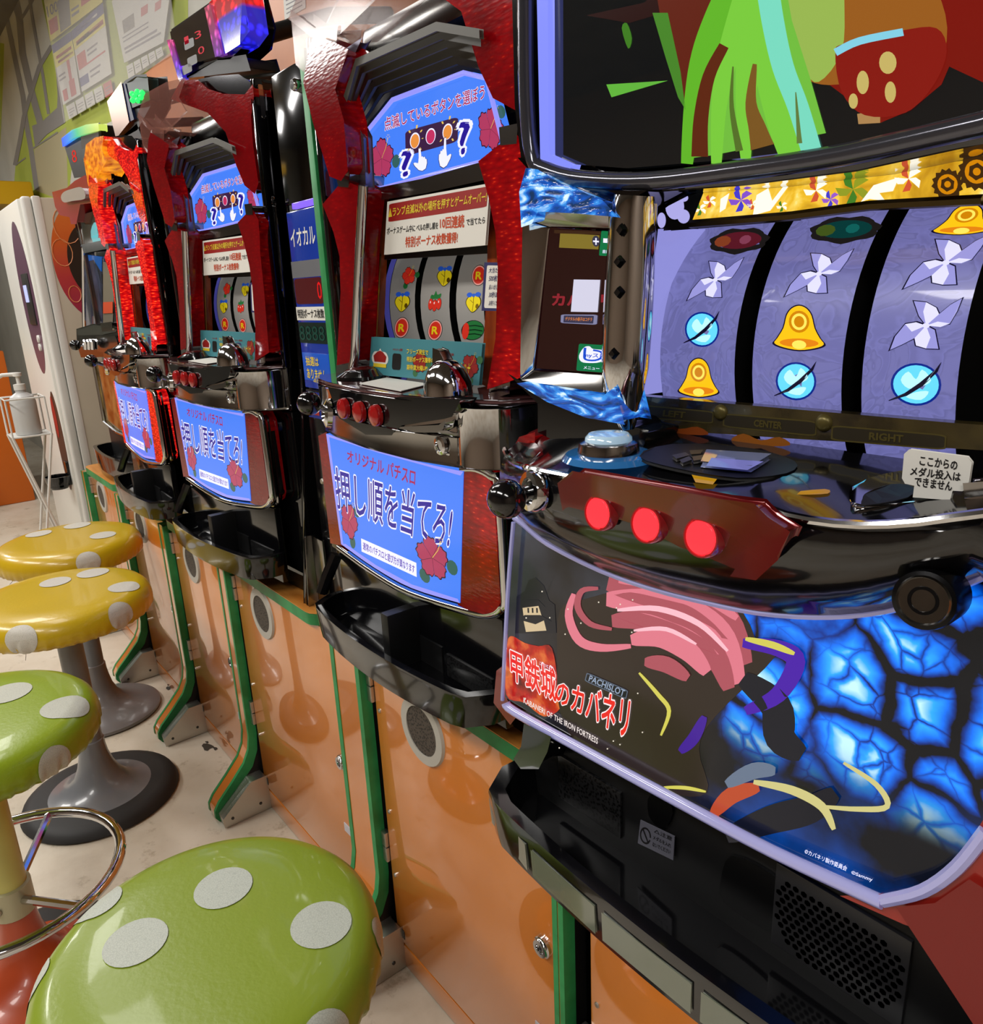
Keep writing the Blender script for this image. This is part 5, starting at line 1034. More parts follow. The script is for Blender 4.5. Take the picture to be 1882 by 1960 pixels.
upoly(gl_(((625, 915), (668, 935), (662, 1000), (618, 980))), [ell(.5, .5, .46, .46, 20)[:] + ell(.5, .5, .36, .36, 20)[::-1]], BLKPR, lb, 'no_entry_mark'); upoly(gl_(((625, 915), (668, 935), (662, 1000), (618, 980)), .0012), [band([(.2, .85), (.8, .15)], .1)], BLKPR, lb, 'no_entry_mark')
for s, q in (('⚠注意', ((675, 930), (742, 962), (740, 978), (674, 945))), ('メダルを入れ', ((672, 955), (738, 987), (736, 1003), (671, 970))), ('ないでください', ((670, 980), (736, 1010), (734, 1026), (668, 995)))): lettering(s.replace('⚠', '△'), gl_(q), BLKPR, lb, .01)
# clear windows along the tray front
WIN = mat('smoky_window', (110, 116, 100), .06, coat=1, alpha=.85)
for a, b in ((.035, .19), (.21, .385), (.405, .59), (.61, .79), (.81, .965)):
    P4 = []
    for s, zz in ((a, .583), (b, .583), (b, .609), (a, .609)):
        x = -.526 + .458 * s; t_ = 2 * s - 1; yy = .357 + .016 * t_ * t_ + (.035 * max(0, (abs(t_) - .86) / .14) ** 2); k = (.622 - zz) / .05
        P4.append(Vector((x * (1 - .02 * k) - .297 * .02 * k, yy - .0016 + .011 * k * (.46 - yy), zz)))
    prism('tray_window', P4, (0, .002, 0), WIN, tr, .0006)
pxprism('tray_bracket', G8([(205, 560), (285, 600), (275, 640), (245, 700), (185, 700), (170, 680), (195, 640)]), .425, .03, BLACKP, T, .004)
# --- deck
yT, yBm = .394, .430
Tc = spline([(968, 862), (978, 880), (1010, 897), (1150, 925), (1300, 950), (1420, 962), (1470, 975), (1520, 993), (1640, 1008), (1760, 1003), (1882, 985)], 3)
tp = [at(u, v, yT + .05 * max(0, (1010 - u) / 45)) for u, v in Tc] + [Vector((-.085, .40, .956)), Vector((-.066, .43, .956))]
bp_ = [at(u, v, yBm + .02 * max(0, (1010 - u) / 45)) for u, v in topc] + [Vector((-.085, .42, .912)), Vector((-.066, .44, .912))]
def resample(P, n):
    d = [0]
    for i in range(1, len(P)): d.append(d[-1] + (P[i] - P[i - 1]).length)
    out = []; j = 0
    for k in range(n):
        s = d[-1] * k / (n - 1)
        while j < len(P) - 2 and d[j + 1] < s: j += 1
        f_ = (s - d[j]) / max(d[j + 1] - d[j], 1e-9); out.append(P[j].lerp(P[j + 1], min(max(f_, 0), 1)))
    return out
nD = 36; RT, RB_ = resample(tp, nD), resample(bp_, nD); vs, fs = [], []
rows = []
for j, kk in enumerate((0, .12, .3, .55, .8, 1)):
    rows.append([RT[i].lerp(RB_[i], kk) + Vector((0, -.012 * math.sin(math.pi * min(1, kk * 1.0)) + (.003 if kk == 0 else 0), 0)) for i in range(nD)])
back = [Vector((p.x * .97 - .30 * .03, .492, .966)) for p in RT]; mid = [p.lerp(q, .35) + Vector((0, 0, .004)) for p, q in zip(RT, back)]
rows = [back, mid] + rows + [[Vector((p.x, .49, p.z)) for p in RB_]]
for r in rows: vs += r
for j in range(len(rows) - 1):
    for i in range(nD - 1): fs.append((j * nD + i, j * nD + i + 1, (j + 1) * nD + i + 1, (j + 1) * nD + i))
nr = len(rows); fs += [tuple(j * nD for j in range(nr)), tuple(j * nD + nD - 1 for j in range(nr)), tuple(range(nD)) + tuple(range((nr - 1) * nD + nD - 1, (nr - 1) * nD - 1, -1))]
mesh('deck', vs, fs, BLACKP, T, True)
tube('chrome_edge', [p + Vector((0, -.001, .001)) for p in RT], .0026, CHROME, T, 8)
def atdeck(u, v, h):               # on the deck's sloping top
    z = .955
    for _ in range(10):
        p = atz(u, v, z + h); z = .951 + .015 * min(max((p.y - .374) / .118, 0), 1) + .0042 * max(0, 1 - abs((p.y - .415) / .05))
    return p
def sD(x, z):                      # deck front surface, about
    return .394 + (.430 - .394) * min(max((.951 - z) / .058, 0), 1) - .0135
plate = [(300, 290), (350, 250), (900, 355), (1020, 375), (1070, 420), (1140, 465), (1100, 560), (1020, 635), (700, 585), (480, 530), (330, 465)]
prism('button_plate', [at(u, v, lambda x, z: sD(x, z) - .004) for u, v in G7(plate)], (0, .012, 0), mat('metallic_red_plate', (116, 24, 26), .22, .3, coat=.7), T, .0025, 3)
for u, v in ((1151, 981), (1243, 1003), (1348, 1028)):
    p = at(u, v, lambda x, z: sD(x, z) - .005); ax = (0, -1, .12)
    bs = lathe('stop_button', [(.0128, -.004), (.0128, .002), (.0122, .004), (.0112, .004), (.0108, .001)], p, mat('clear_red_ring', (150, 30, 34), .06, coat=1), T, 28, ax)
    lathe('lit_cap', [(.0106, .0), (.0106, .0035), (.0098, .0045), (0, .005)], p, REDBTN, bs, 28, ax)
c0 = at(1022, 940, .392); p = at(970, 955, .352)
lathe('lever_socket', [(.0165, -.004), (.0165, .002), (.015, .005), (.0105, .0055), (.0095, .002), (0, .002)], c0, CHROME, T, 28, (-.25, -1, .1))
lv = lathe('lever_rod', [(.009, -.004), (.008, .004), (.0055, .012), (.0055, (p - c0).length - .006), (.0085, (p - c0).length - .004), (.0085, (p - c0).length)], c0, BLACKP, T, 20, tuple(p - c0)); ball('lever_ball', p, .0143, BLACKP, lv, 28)
lp = at(1773, 1147, .400)
lathe('key_lock', [(.0150, -.02), (.0152, .0), (.0145, .004), (.0115, .005), (.011, .0035), (.0075, .0035), (.007, .005), (.0055, .005), (.005, .003), (0, .003)], lp, mat('black_lock', (20, 20, 22), .2, .6), T, 32, (.1, -1, .15))
lathe('lock_ring', [(.0112, .0045), (.0118, .0062), (.0126, .0045)], lp, CHROME2, T, 28, (.1, -1, .15))
p = atdeck(1165, 862, .004); tb_ = lathe('bet_button', [(.022, -.004), (.0225, .0), (.021, .006), (.0175, .0075)], p, CHROME2, T, 28); lathe('button_dome', [(.0172, .007), (.0168, .010), (.0145, .0125), (0, .0135)], p, mat('pale_lit_dome', (170, 190, 200), .12, emit=(150, 190, 220), es=.35, coat=1), tb_, 28)
lathe('button_skirt', [(.034, -.006), (.031, -.002), (.0225, -.001)], p, mat('blue_clear_skirt', (40, 90, 130), .06, emit=(30, 90, 150), es=.4, coat=1), tb_, 28)
pad = prism('control_pad', [atdeck(u, v, .001) for u, v in G7(spline([(600, 195), (720, 150), (1000, 165), (1170, 215), (1140, 260), (960, 275), (740, 240)], 3, True))], (0, 0, .0025), BLACKM, T, .001)
for q in ([(720, 190), (765, 180), (780, 190), (735, 202)], [(785, 172), (830, 170), (822, 184), (790, 186)], [(748, 208), (778, 196), (790, 206), (758, 218)], [(795, 196), (832, 190), (838, 204), (800, 210)]): prism('arrow_key', [atdeck(u, v, .0034) for u, v in G7(q)], (0, 0, .0022), DARKG, pad, .0005)
sc_ = prism('pad_screen', [atdeck(u, v, .0034) for u, v in G7([(850, 180), (1080, 196), (1010, 240), (830, 222)])], (0, 0, .004), mat('clear_pad_cover', (120, 130, 170), .05, coat=1), pad, .001); flat('screen_glow', [[atdeck(u, v, .0078) for u, v in G7([(865, 188), (1060, 202), (1000, 234), (845, 218)])]], glow('pad_glow', (140, 140, 220), .5), sc_)
flat('crown_print', [[atdeck(u, v, .0012) for u, v in G7([(790, 250), (890, 262), (870, 288), (805, 280)])]], lit((206, 150, 20), .6), T)
flat('butterfly_print', [[atdeck(u, v, .0012) for u, v in G7(spline([(1120, 280), (1250, 280), (1200, 300), (1150, 305)], 3, True))]], lit((120, 120, 220), .5), T); flat('butterfly_print', [[atdeck(u, v, .0012) for u, v in G7(spline([(1140, 320), (1290, 305), (1300, 322), (1200, 326)], 3, True))]], lit((200, 140, 30), .5), T)
ms = prism('medal_slot', [atdeck(u, v, .0006) for u, v in G7(spline([(1390, 350), (1420, 310), (1540, 270), (1700, 255), (1882, 280), (1900, 330), (1700, 370), (1430, 385)], 3, True))], (0, 0, .004), CHROME, T, .0015)
prism('slot_well', [atdeck(u, v, .0048) for u, v in G7(spline([(1430, 345), (1450, 320), (1540, 290), (1620, 300), (1600, 340), (1440, 370)], 3, True))], (0, 0, .0006), BLACKM, ms)
prism('slot_lip', [at(u, v, .43) for u, v in G7([(1815, 290), (1882, 285), (1882, 340), (1820, 335)])], (0, .012, 0), CHROME, ms, .001)
cq = [(1740, 862), (1857, 878), (1857, 930), (1825, 952), (1765, 952), (1745, 925), (1728, 920), (1732, 870)]
cq = G7(rrect(0, 0, 1, 1, .1)) and [(1742, 862), (1850, 876), (1858, 886), (1851, 932), (1842, 938), (1822, 937), (1817, 955), (1750, 950), (1753, 928), (1734, 924), (1729, 915), (1733, 870)]
cs = pxprism('slot_notice', cq, .432, .0022, WHITEPL, T, .0006)
for s, q in (('ここからの', ((1762, 872), (1834, 882), (1832, 900), (1760, 890))), ('メダル投入は', ((1744, 892), (1840, 904), (1838, 922), (1742, 910))), ('できません', ((1752, 912), (1824, 922), (1822, 940), (1750, 930)))): lettering(s, quadmap(q, .432, eps=.0008), BLKPR, cs, .03)
pxprism('deck_corner', G7([(125, 168), (150, 122), (195, 108), (195, 165)]), .455, .03, RED_DIM, T, .003)
# --- reel section
RC1 = (.52 * YS + .125, 1.022, .125)
r1 = lambda x, z: RC1[0] - math.sqrt(max(RC1[2] ** 2 - (z - RC1[1]) ** 2, 1e-5))
def reel_mat():
    m = mat('backlit_reel_strip', (60, 60, 84), .3, coat=.4); N, L, b = nodes(m)
    n = nd(m, 'ShaderNodeTexNoise', Scale=30.0, Detail=2, Distortion=2.5); L.new(coords(m), n.inputs['Vector'])
    r = ramp(m, [(.40, (104, 104, 164)), (.49, (114, 114, 178)), (.52, (98, 98, 154)), (.6, (110, 110, 170))]); L.new(n.outputs[0], r.inputs[0]); L.new(r.outputs[0], b.inputs['Emission Color']); b.inputs['Emission Strength'].default_value = .8
    return m
r1.raw = True
REELM = reel_mat()
OUT, PWA, PWB = lit((20, 16, 50), .5), lit((214, 212, 250), 1.0), lit((150, 148, 214), .9)
GLD, GLD2, GLD3 = lit((244, 186, 20), 1.0), lit((206, 130, 6), .9), lit((250, 220, 90), 1.0)
ORB, ORB2, ORBD = lit((96, 206, 244), 1.0), lit((180, 236, 252), 1.0), lit((10, 40, 140), .8)
def sym1(kind, q, parent):
    e = lambda k: quadmap(q, r1, eps=.001 + .0004 * k)
    if kind == 'pin':              # four long curled vanes, each with a bright and a shaded half
        C_ = (.5, .48)
        for vane, brt in (([C_, (.40, .66), (.33, .94), (.50, .92), (.64, .82), (.68, .70)], [C_, (.46, .74), (.50, .92), (.64, .82), (.68, .70)]),
                          ([C_, (.68, .70), (.84, .88), (1.0, 1.0), (.93, .76), (.83, .53)], [C_, (.75, .64), (1.0, 1.0), (.93, .76), (.83, .53)][:1] + [(.66, .56), (.83, .53), (.70, .46)]),
                          ([C_, (.62, .40), (.67, .05), (.50, .05), (.36, .10), (.34, .24)], [C_, (.56, .26), (.50, .05), (.36, .10), (.34, .24)]),
                          ([C_, (.34, .24), (.18, .12), (.0, .0), (.07, .26), (.21, .50), (.36, .54)], [C_, (.30, .36), (.21, .50), (.36, .54)])):
            cx, cy = sum(p[0] for p in vane) / len(vane), sum(p[1] for p in vane) / len(vane)
            upoly(e(0), [[(cx + (x - cx) * 1.12, cy + (y - cy) * 1.10) for x, y in vane]], OUT, parent, 'symbol_outline')
            upoly(e(1), [vane], PWB, parent, 'symbol_print'); upoly(e(2), [brt], PWA, parent, 'symbol_print')
        upoly(e(3), [ell(.5, .48, .05, .05, 10)], PWA, parent, 'symbol_print')
    elif kind == 'bell':
        body = [(.5, 1.0), (.36, .94), (.26, .78), (.2, .5), (.08, .26), (.02, .14), (.2, .05), (.5, .0), (.8, .05), (.98, .14), (.9, .28), (.8, .5), (.74, .78), (.64, .94)]
        upoly(e(0), [[(.5 + (x - .5) * 1.08, .5 + (y - .5) * 1.06) for x, y in spline(body, 3, True)]], OUT, parent, 'symbol_outline'); upoly(e(1), [spline(body, 3, True)], GLD, parent, 'symbol_print')
        upoly(e(2), [ell(.5, .64, .2, .25, 20)], GLD2, parent, 'symbol_print'); upoly(e(3), [ell(.5, .64, .15, .19, 20)], GLD3, parent, 'symbol_print'); upoly(e(4), [ell(.5, .64, .1, .13, 16)], GLD2, parent, 'symbol_print')
        upoly(e(2), [ell(.5, .16, .38, .1, 20)], ORBD if parent.name.endswith('reel') else lit((226, 130, 20), .9), parent, 'symbol_print'); upoly(e(3), [ell(.5, .12, .14, .1, 14)], GLD3, parent, 'symbol_print')
    elif kind == 'orb':
        upoly(e(0), [ell(.5, .5, .5, .5, 28)], ORBD, parent, 'symbol_outline'); upoly(e(1), [ell(.5, .5, .45, .45, 28)], ORB, parent, 'symbol_print')
        upoly(e(2), [spline([(.2, .6), (.35, .8), (.5, .62), (.62, .85), (.8, .6), (.6, .45), (.35, .4)], 3, True)], ORB2, parent, 'symbol_print'); upoly(e(2), [spline([(.3, .2), (.6, .14), (.75, .34), (.5, .32)], 3, True)], ORB2, parent, 'symbol_print')
        upoly(e(3), [band([(-.04, .1), (.3, .26), (.6, .5), (.9, .82), (1.0, 1.02)], [.02, .08, .1, .07, .01])], OUT, parent, 'symbol_print')
    else:
        col_ = {'red': lit((96, 26, 40), .7), 'grn': lit((10, 62, 60), .7)}[kind]
        sh = [(.5 + .5 * math.cos(a) * (1 + .06 * math.sin(9 * a)), .5 + .5 * math.sin(a) * (1 + .1 * math.sin(7 * a))) for a in [k * math.pi / 16 for k in range(32)]]
        upoly(e(0), [sh], lit((34, 30, 30), .6), parent, 'symbol_outline'); upoly(e(1), [ell(.5, .52, .38, .34, 20)], col_, parent, 'symbol_print'); upoly(e(2), [ell(.22, .5, .14, .22, 10)], lit((140, 64, 36) if kind == 'red' else (70, 90, 30), .7), parent, 'symbol_print'); upoly(e(2), [ell(.6, .54, .1, .18, 10)], lit((150, 70, 96) if kind == 'red' else (20, 110, 104), .6), parent, 'symbol_print')
spec = [((238, 610, 1270), (('red', 630, 495, 150, 60), ('pin', 508, 690, 130, 100), ('orb', 440, 935, 88, 92), ('bell', 422, 1182, 104, 100))),
        ((705, 1155, 1320), (('grn', 1175, 440, 180, 62), ('pin', 1040, 660, 160, 110), ('bell', 938, 925, 132, 116), ('orb', 922, 1200, 104, 100))),
        ((1260, 1740, 1390), (('bell', 1790, 385, 150, 72), ('pin', 1692, 605, 200, 125), ('pin', 1590, 905, 185, 140), ('orb', 1538, 1215, 130, 112)))]
for (a, b, vv), sy in spec:
    xa, xb = at(*GB([(a, vv)])[0], r1).x, at(*GB([(b, vv - 10)])[0], r1).x
    d = drum('reel', xa, xb, REELM, T, RC1, -40, 75, 26)
    for k, cx, cy, hw, hh in sy:
        sk = hh * (.35 if cy < 560 else .14 if cy < 800 else 0); ti = .055 * hw * 1.2
        q = GB([(cx - hw + sk, cy - hh + (ti if cy > 800 else -ti)), (cx + hw + sk, cy - hh + (ti * 1.2 if cy > 900 else -ti * 2)), (cx + hw - sk, cy + hh + (ti if cy > 800 else -ti)), (cx - hw - sk, cy + hh)])
        sym1(k, q, d)
box('reel_well', -.50, -.075, .665, .69, .94, 1.20, mat('reel_well_black', (5, 5, 8), .5), T)
wa, wb_ = at(*GB([(214, 425)])[0], .512), at(*GB([(112, 1278)])[0], .512)
prism('well_side', [wa, wb_, wb_ + Vector((.004, .036, 0)), wa + Vector((.004, .05, 0))], (.002, 0, 0), lit((150, 150, 226), .75), T)
# lit golden strip above the reels
sG = .517
gs = prism('gold_panel', ext(GB([(375, 395), (440, 240), (1100, 155), (1882, 62)]), sG, -.075, (1.152, 1.118)) + [at(u, v, sG) for u, v in GB([(1882, 280), (900, 355)])], (0, .006, 0), mat('lit_gold_art', (120, 90, 20), .1, coat=.6), T)
N_, L_, b_ = nodes(gs.data.materials[0]); nz = nd(gs.data.materials[0], 'ShaderNodeTexNoise', Scale=38.0, Detail=4, Distortion=1.0); L_.new(coords(gs.data.materials[0]), nz.inputs['Vector']); r_ = ramp(gs.data.materials[0], [(.3, (170, 120, 16)), (.5, (224, 176, 40)), (.62, (240, 206, 90)), (.75, (255, 246, 200))]); L_.new(nz.outputs[0], r_.inputs[0]); L_.new(r_.outputs[0], b_.inputs['Emission Color']); b_.inputs['Emission Strength'].default_value = 1.0
def gp_(q, e): return quadmap(GB(q), sG, eps=e)
def pinw(cx, cy, r, m1, m2):
    q = ((cx - r, cy - r), (cx + r, cy - r * 1.1), (cx + r, cy + r * .9), (cx - r, cy + r))
    for k in range(5):
        a = .5 + k * 1.2566; upoly(gp_(q, .0014), [[(.5, .5), (.5 + .5 * math.cos(a), .5 + .5 * math.sin(a)), (.5 + .42 * math.cos(a + .55), .5 + .42 * math.sin(a + .55)), (.5 + .25 * math.cos(a + .9), .5 + .25 * math.sin(a + .9))]], m1 if k % 2 else m2, gs, 'pinwheel_print')
WL, RL, GL_, BL_ = lit((250, 244, 224), 1.0), lit((206, 84, 50), .9), lit((70, 130, 40), .8), lit((70, 60, 200), .9)
for cx, cy, r, a, b in ((640, 280, 66, BL_, lit((130, 80, 200), .9)), (480, 285, 36, RL, WL), (1025, 230, 66, RL, WL), (1215, 225, 92, GL_, lit((150, 160, 40), .8)), (1100, 275, 48, BL_, lit((150, 90, 200), .9)), (1500, 170, 74, RL, WL), (430, 325, 36, GL_, WL), (700, 300, 30, RL, WL), (850, 310, 30, GL_, WL)): pinw(cx, cy, r, a, b)
for p in ([(535, 270), (580, 240), (560, 320), (530, 340)], [(720, 250), (780, 215), (800, 280), (870, 190), (895, 190), (790, 330), (700, 355)], [(1255, 285), (1320, 200), (1450, 160), (1420, 230), (1350, 240), (1380, 280), (1300, 270)]): fpx('white_flower_print', [GB(p)], sG, WL, gs, eps=.0018)
GEAR = lit((70, 44, 16), .7)
def gear(cx, cy, r, n=14): return [(cx + r * (1.0 if k % 2 else .84) * math.cos(k * math.pi / n + .1), cy + r * (1.0 if k % 2 else .84) * math.sin(k * math.pi / n + .1)) for k in range(2 * n)]
for cx, cy, r in ((1700, 195, 84), (1850, 130, 100)):
    fpx('gear_print', [GB(gear(cx, cy, r))], sG, GEAR, gs, eps=.0022); fpx('gear_print', [GB(ell(cx, cy, r * .62, r * .62))], sG, GLD2, gs, eps=.0026); fpx('gear_print', [GB(gear(cx, cy, r * .46, 6))], sG, GEAR, gs, eps=.003); fpx('gear_print', [GB(ell(cx, cy, r * .2, r * .2))], sG, GLD2, gs, eps=.0034)
orn = pxprism('ornament_plate', GB([(225, 260), (395, 255), (440, 240), (380, 390), (900, 350), (905, 372), (220, 428)]), sG - .001, .008, mat('dark_brass_ornament', (38, 32, 18), .35, .4), T, .001)
LVO = lit((170, 166, 226), .9)
for cx, cy, rx, ry in ((300, 310, 48, 66), (232, 380, 22, 40), (345, 360, 32, 36), (345, 265, 24, 20)): fpx('lit_oval', [GB(ell(cx, cy, rx, ry, 20))], sG - .001, LVO, orn, eps=.0014)
tube('ornament_rail', [at(u, v, sG - .004) for u, v in GB([(380, 400), (900, 358), (1300, 305), (1882, 275)])], .003, mat('bronze_rail', (70, 56, 26), .3, .8), T, 6)
# strip under the reels with three name plates
sL = .505
lw = prism('lower_strip', ext(GB([(110, 1280), (1735, 1420), (1882, 1430)]), sL, -.072, (.975, .945)) + [at(u, v, sL) for u, v in GB([(1882, 1560), (900, 1500), (80, 1445)])], (0, .01, 0), speckle(mat('dark_bronze_strip', (44, 38, 20), .25, coat=.6), (24, 20, 12), (66, 56, 28), 40), T)
BRZ = mat('bronze_outline', (96, 86, 44), .35, .5); BRD = mat('bronze_dark', (40, 34, 20), .4)
for q, s in ((((120, 1325), (500, 1360), (495, 1425), (105, 1390)), 'LEFT'), (((550, 1370), (1030, 1410), (1025, 1490), (545, 1440)), 'CENTER'), (((1105, 1430), (1695, 1480), (1690, 1560), (1100, 1510)), 'RIGHT')):
    f0, f1, f2 = quadmap(GB(q), sL, eps=.001), quadmap(GB(q), sL, eps=.0016), quadmap(GB(q), sL, eps=.0022)
    upoly(f0, [rrect(0, 0, 1, 1, .12)], BRZ, lw, 'plate_outline'); upoly(f1, [rrect(.015, .1, .985, .9, .1)], BRD, lw, 'plate_face'); lettering(s, f2, BRZ, lw, .04, (.33, .25, .63, .75))
for cx, cy in ((535, 1365), (1065, 1420)): lathe('rivet', [(.006, 0), (.005, .002), (.003, .003), (0, .0035)], at(*GB([(cx, cy)])[0], sL), BRZ, lw, 16, (0, -1, 0))
upoly(quadmap(GB(((170, 1410), (480, 1440), (470, 1490), (165, 1460))), sL, eps=.001), [spline([(0, .3), (.2, 1), (.5, .5), (.8, .9), (1, .2), (.5, 0)], 3, True)], mat('amber_print', (130, 60, 20), .3), lw, 'amber_print')
upoly(quadmap(GB(((590, 1470), (900, 1490), (890, 1545), (590, 1530))), sL, eps=.001), [spline([(0, .3), (.2, 1), (.5, .5), (.8, .9), (1, .2), (.5, 0)], 3, True)], mat('amber_print2', (140, 80, 24), .3), lw, 'amber_print')
# --- left sub display in a chrome frame
sF = .455
fo = G6([(100, 60), (130, 95), (240, 165), (420, 250), (470, 130), (560, 165), (600, 330), (590, 420), (530, 990), (490, 1100), (450, 1090), (400, 970), (85, 925), (75, 860), (90, 500), (85, 300), (80, 150)])
fin = GC([(395, 150), (940, 190), (840, 1340), (285, 1300)])
vs = []
frame_out = GC([(170, 60), (330, -60), (850, -20), (1090, 60), (1140, 0), (1175, 20), (1110, 1300), (1065, 1790), (1005, 1770), (985, 1700), (850, 1490), (830, 1505), (180, 1440), (140, 1400), (165, 900), (180, 160)])
ring = lambda pts, y: [at(u, v, y) for u, v in pts]
# four bevelled sides between outer rim and screen
def side(name, a, b, c, d, m=CHROME, ya=.452, yc=.463): return mesh(name, ring(GC([a, b]), ya) + ring(GC([c, d]), yc) + [p_ + Vector((0, .03, 0)) for p_ in ring(GC([a, b]), ya) + ring(GC([c, d]), yc)], [(0, 1, 2, 3), (4, 7, 6, 5), (0, 4, 5, 1), (2, 6, 7, 3), (1, 5, 6, 2), (0, 3, 7, 4)], m, T, True, .002)
side('frame_side', (165, 80), (145, 1400), (268, 1310), (395, 150))
side('frame_top', (240, -60), (165, 80), (395, 150), (960, 170), CHROME2); side('frame_top', (870, -10), (240, -60), (395, 150), (960, 170), CHROME2)
side('frame_bottom', (145, 1400), (830, 1505), (840, 1340), (268, 1310), CHROME2)
side('frame_side', (870, -10), (960, 170), (840, 1340), (850, 1500), CHROME2, .452, .461)
tube('chrome_pillar', [at(u, v, .462) for u, v in spline(GC([(1085, -110), (1065, 100), (1050, 500), (1030, 900), (1010, 1300), (1010, 1600), (1030, 1800)]), 4)], [.014 + .004 * math.sin(i / 24 * 3.14) - .009 * max(0, (i - 16) / 8) for i in range(25)], CHROME, T, 16)
tube('chrome_pillar', [at(u, v, .472) for u, v in spline(GC([(1210, -40), (1180, 500), (1120, 1100), (1075, 1700)]), 4)], .0055, CHROME2, T, 10)
for u, v in GC([(985, 170), (965, 430), (965, 680), (920, 1180)]): lathe('pillar_stud', [(.0045, 0), (.003, .003), (0, .0035)], at(u, v, .444), BLACKP, T, 4, (0, -1, 0))
CRY = mat('blue_crystal', (20, 60, 110), .05, coat=1); N_, L_, b_ = nodes(CRY); nz = nd(CRY, 'ShaderNodeTexNoise', Scale=26.0, Detail=4, Distortion=1.5); L_.new(coords(CRY, (1, 1, 3.2)), nz.inputs['Vector']); r_ = ramp(CRY, [(.38, (4, 12, 30)), (.5, (10, 70, 170)), (.58, (60, 150, 230)), (.66, (220, 245, 255))]); L_.new(nz.outputs[0], r_.inputs[0]); L_.new(r_.outputs[0], b_.inputs['Emission Color']); b_.inputs['Emission Strength'].default_value = .9
k_ = nd(CRY, 'ShaderNodeBump', Strength=.6, Distance=.004); L_.new(nz.outputs[0], k_.inputs['Height']); L_.new(k_.outputs[0], b_.inputs['Normal'])
pxprism('crystal_lamp', G6([(100, 100), (140, 105), (230, 160), (390, 225), (420, 258), (300, 248), (140, 240), (115, 290), (85, 300), (78, 180)]), .444, .03, CRY, T, .004)
pxprism('crystal_lamp', G6([(85, 932), (110, 928), (250, 960), (400, 985), (440, 955), (470, 1075), (330, 1050), (180, 990)]), .444, .03, CRY, T, .004)
pxprism('crystal_mount', G6([(85, 935), (180, 992), (330, 1052), (470, 1080), (490, 1105), (560, 1120), (540, 1180), (230, 1150), (150, 1110), (150, 1000)]), .462, .05, BLACKP, T, .004)
pxprism('crystal_mount', G6([(95, 60), (130, 60), (330, 150), (560, 160), (470, 210), (420, 250), (230, 160), (130, 98)]), .462, .05, DARKCHROME, T, .004)
subs = pxprism('sub_screen', fin, .4625, .006, mat('dark_red_screen', (10, 6, 8), .05, emit=(52, 8, 8), es=.35, coat=1), T)
fq_ = lambda q, e=.001: quadmap(GC(q), .4625, eps=e)
upoly(fq_(((480, 195), (800, 215), (790, 330), (470, 315))), [[(0, 0), (1, 0), (1, 1), (0, 1)]], lit((150, 130, 50), .6), subs, 'wood_bar'); upoly(fq_(((430, 170), (810, 185), (810, 210), (430, 198)), .0014), [[(0, 0), (1, 0), (1, 1), (0, 1)]], lit((70, 44, 26), .6), subs, 'brown_rail'); upoly(fq_(((740, 215), (802, 220), (802, 310), (740, 305)), .0018), [ell(.5, .5, .5, .5, 16)], lit((60, 60, 80), .7), subs, 'dial_print')
lettering('+', fq_(((748, 235), (795, 238), (795, 295), (748, 290)), .0022), LWH, subs, .02)
upoly(fq_(((590, 575), (806, 578), (785, 842), (566, 838)), .0024), [[(0, 0), (1, 0), (1, 1), (0, 1)]], lit((206, 204, 224), .9), subs, 'white_card')
lettering('カバネリ', fq_(((415, 685), (895, 690), (890, 800), (412, 790)), .0012), lit((150, 40, 50), .7), subs, .04)
upoly(fq_(((486, 860), (785, 862), (778, 945), (482, 930)), .0026), [rrect(0, 0, 1, 1, .12)], lit((140, 140, 176), .7), subs, 'caption_plate'); upoly(fq_(((510, 868), (755, 872), (748, 935), (505, 925)), .003), [rrect(0, 0, 1, 1, .05)], lit((60, 58, 84), .7), subs, 'caption_plate'); lettering('デジタル小冊子はコチラ', fq_(((522, 880), (742, 885), (738, 918), (520, 910)), .0034), lit((220, 130, 60), .8), subs, .02)
for q in (((815, 178), (945, 185), (935, 388), (795, 380)), ((632, 1098), (868, 1112), (848, 1335), (610, 1318))): upoly(fq_(q, .002), [rrect(0, 0, 1, 1, .06)], lit((16, 120, 70), .75), subs, 'menu_tile')
upoly(fq_(((830, 205), (940, 210), (938, 320), (826, 312)), .0026), [[(.02, .35), (.3, .35), (.65, .05), (.65, .98), (.3, .68), (.02, .68)]], LWH, subs, 'speaker_mark'); upoly(fq_(((830, 205), (940, 210), (938, 320), (826, 312)), .0026), [band(ell(.62, .5, .16, .25, 8, -.9, .9), .06)], LWH, subs, 'speaker_mark'); upoly(fq_(((830, 205), (940, 210), (938, 320), (826, 312)), .0026), [band(ell(.62, .5, .3, .45, 8, -.9, .9), .06)], LWH, subs, 'speaker_mark')
lettering('音量設定', fq_(((826, 332), (936, 338), (934, 365), (822, 360)), .0026), LWH, subs, .01)
fm = lambda e: fq_(((640, 1115), (860, 1128), (850, 1265), (628, 1250)), e)
upoly(fm(.0026), [spline([(.1, .05), (.0, .4), (.15, .9), (.35, 1), (.5, .85), (.9, .8), (1, .45), (.8, .1), (.4, 0)], 3, True)], LWH, subs, 'menu_mark'); upoly(fm(.003), [band(spline([(.2, .9), (.2, .5), (.25, .2), (.6, .18), (.85, .4), (.8, .7), (.5, .78)], 3), .1)], lit((30, 80, 210), .8), subs, 'menu_mark'); lettering('myスロ', fq_(((672, 1175), (850, 1185), (845, 1225), (668, 1215)), .0036), lit((30, 70, 200), .8), subs, .02)
lettering('メニュー', fq_(((672, 1280), (800, 1290), (798, 1315), (670, 1305)), .0026), LWH, subs, .01)
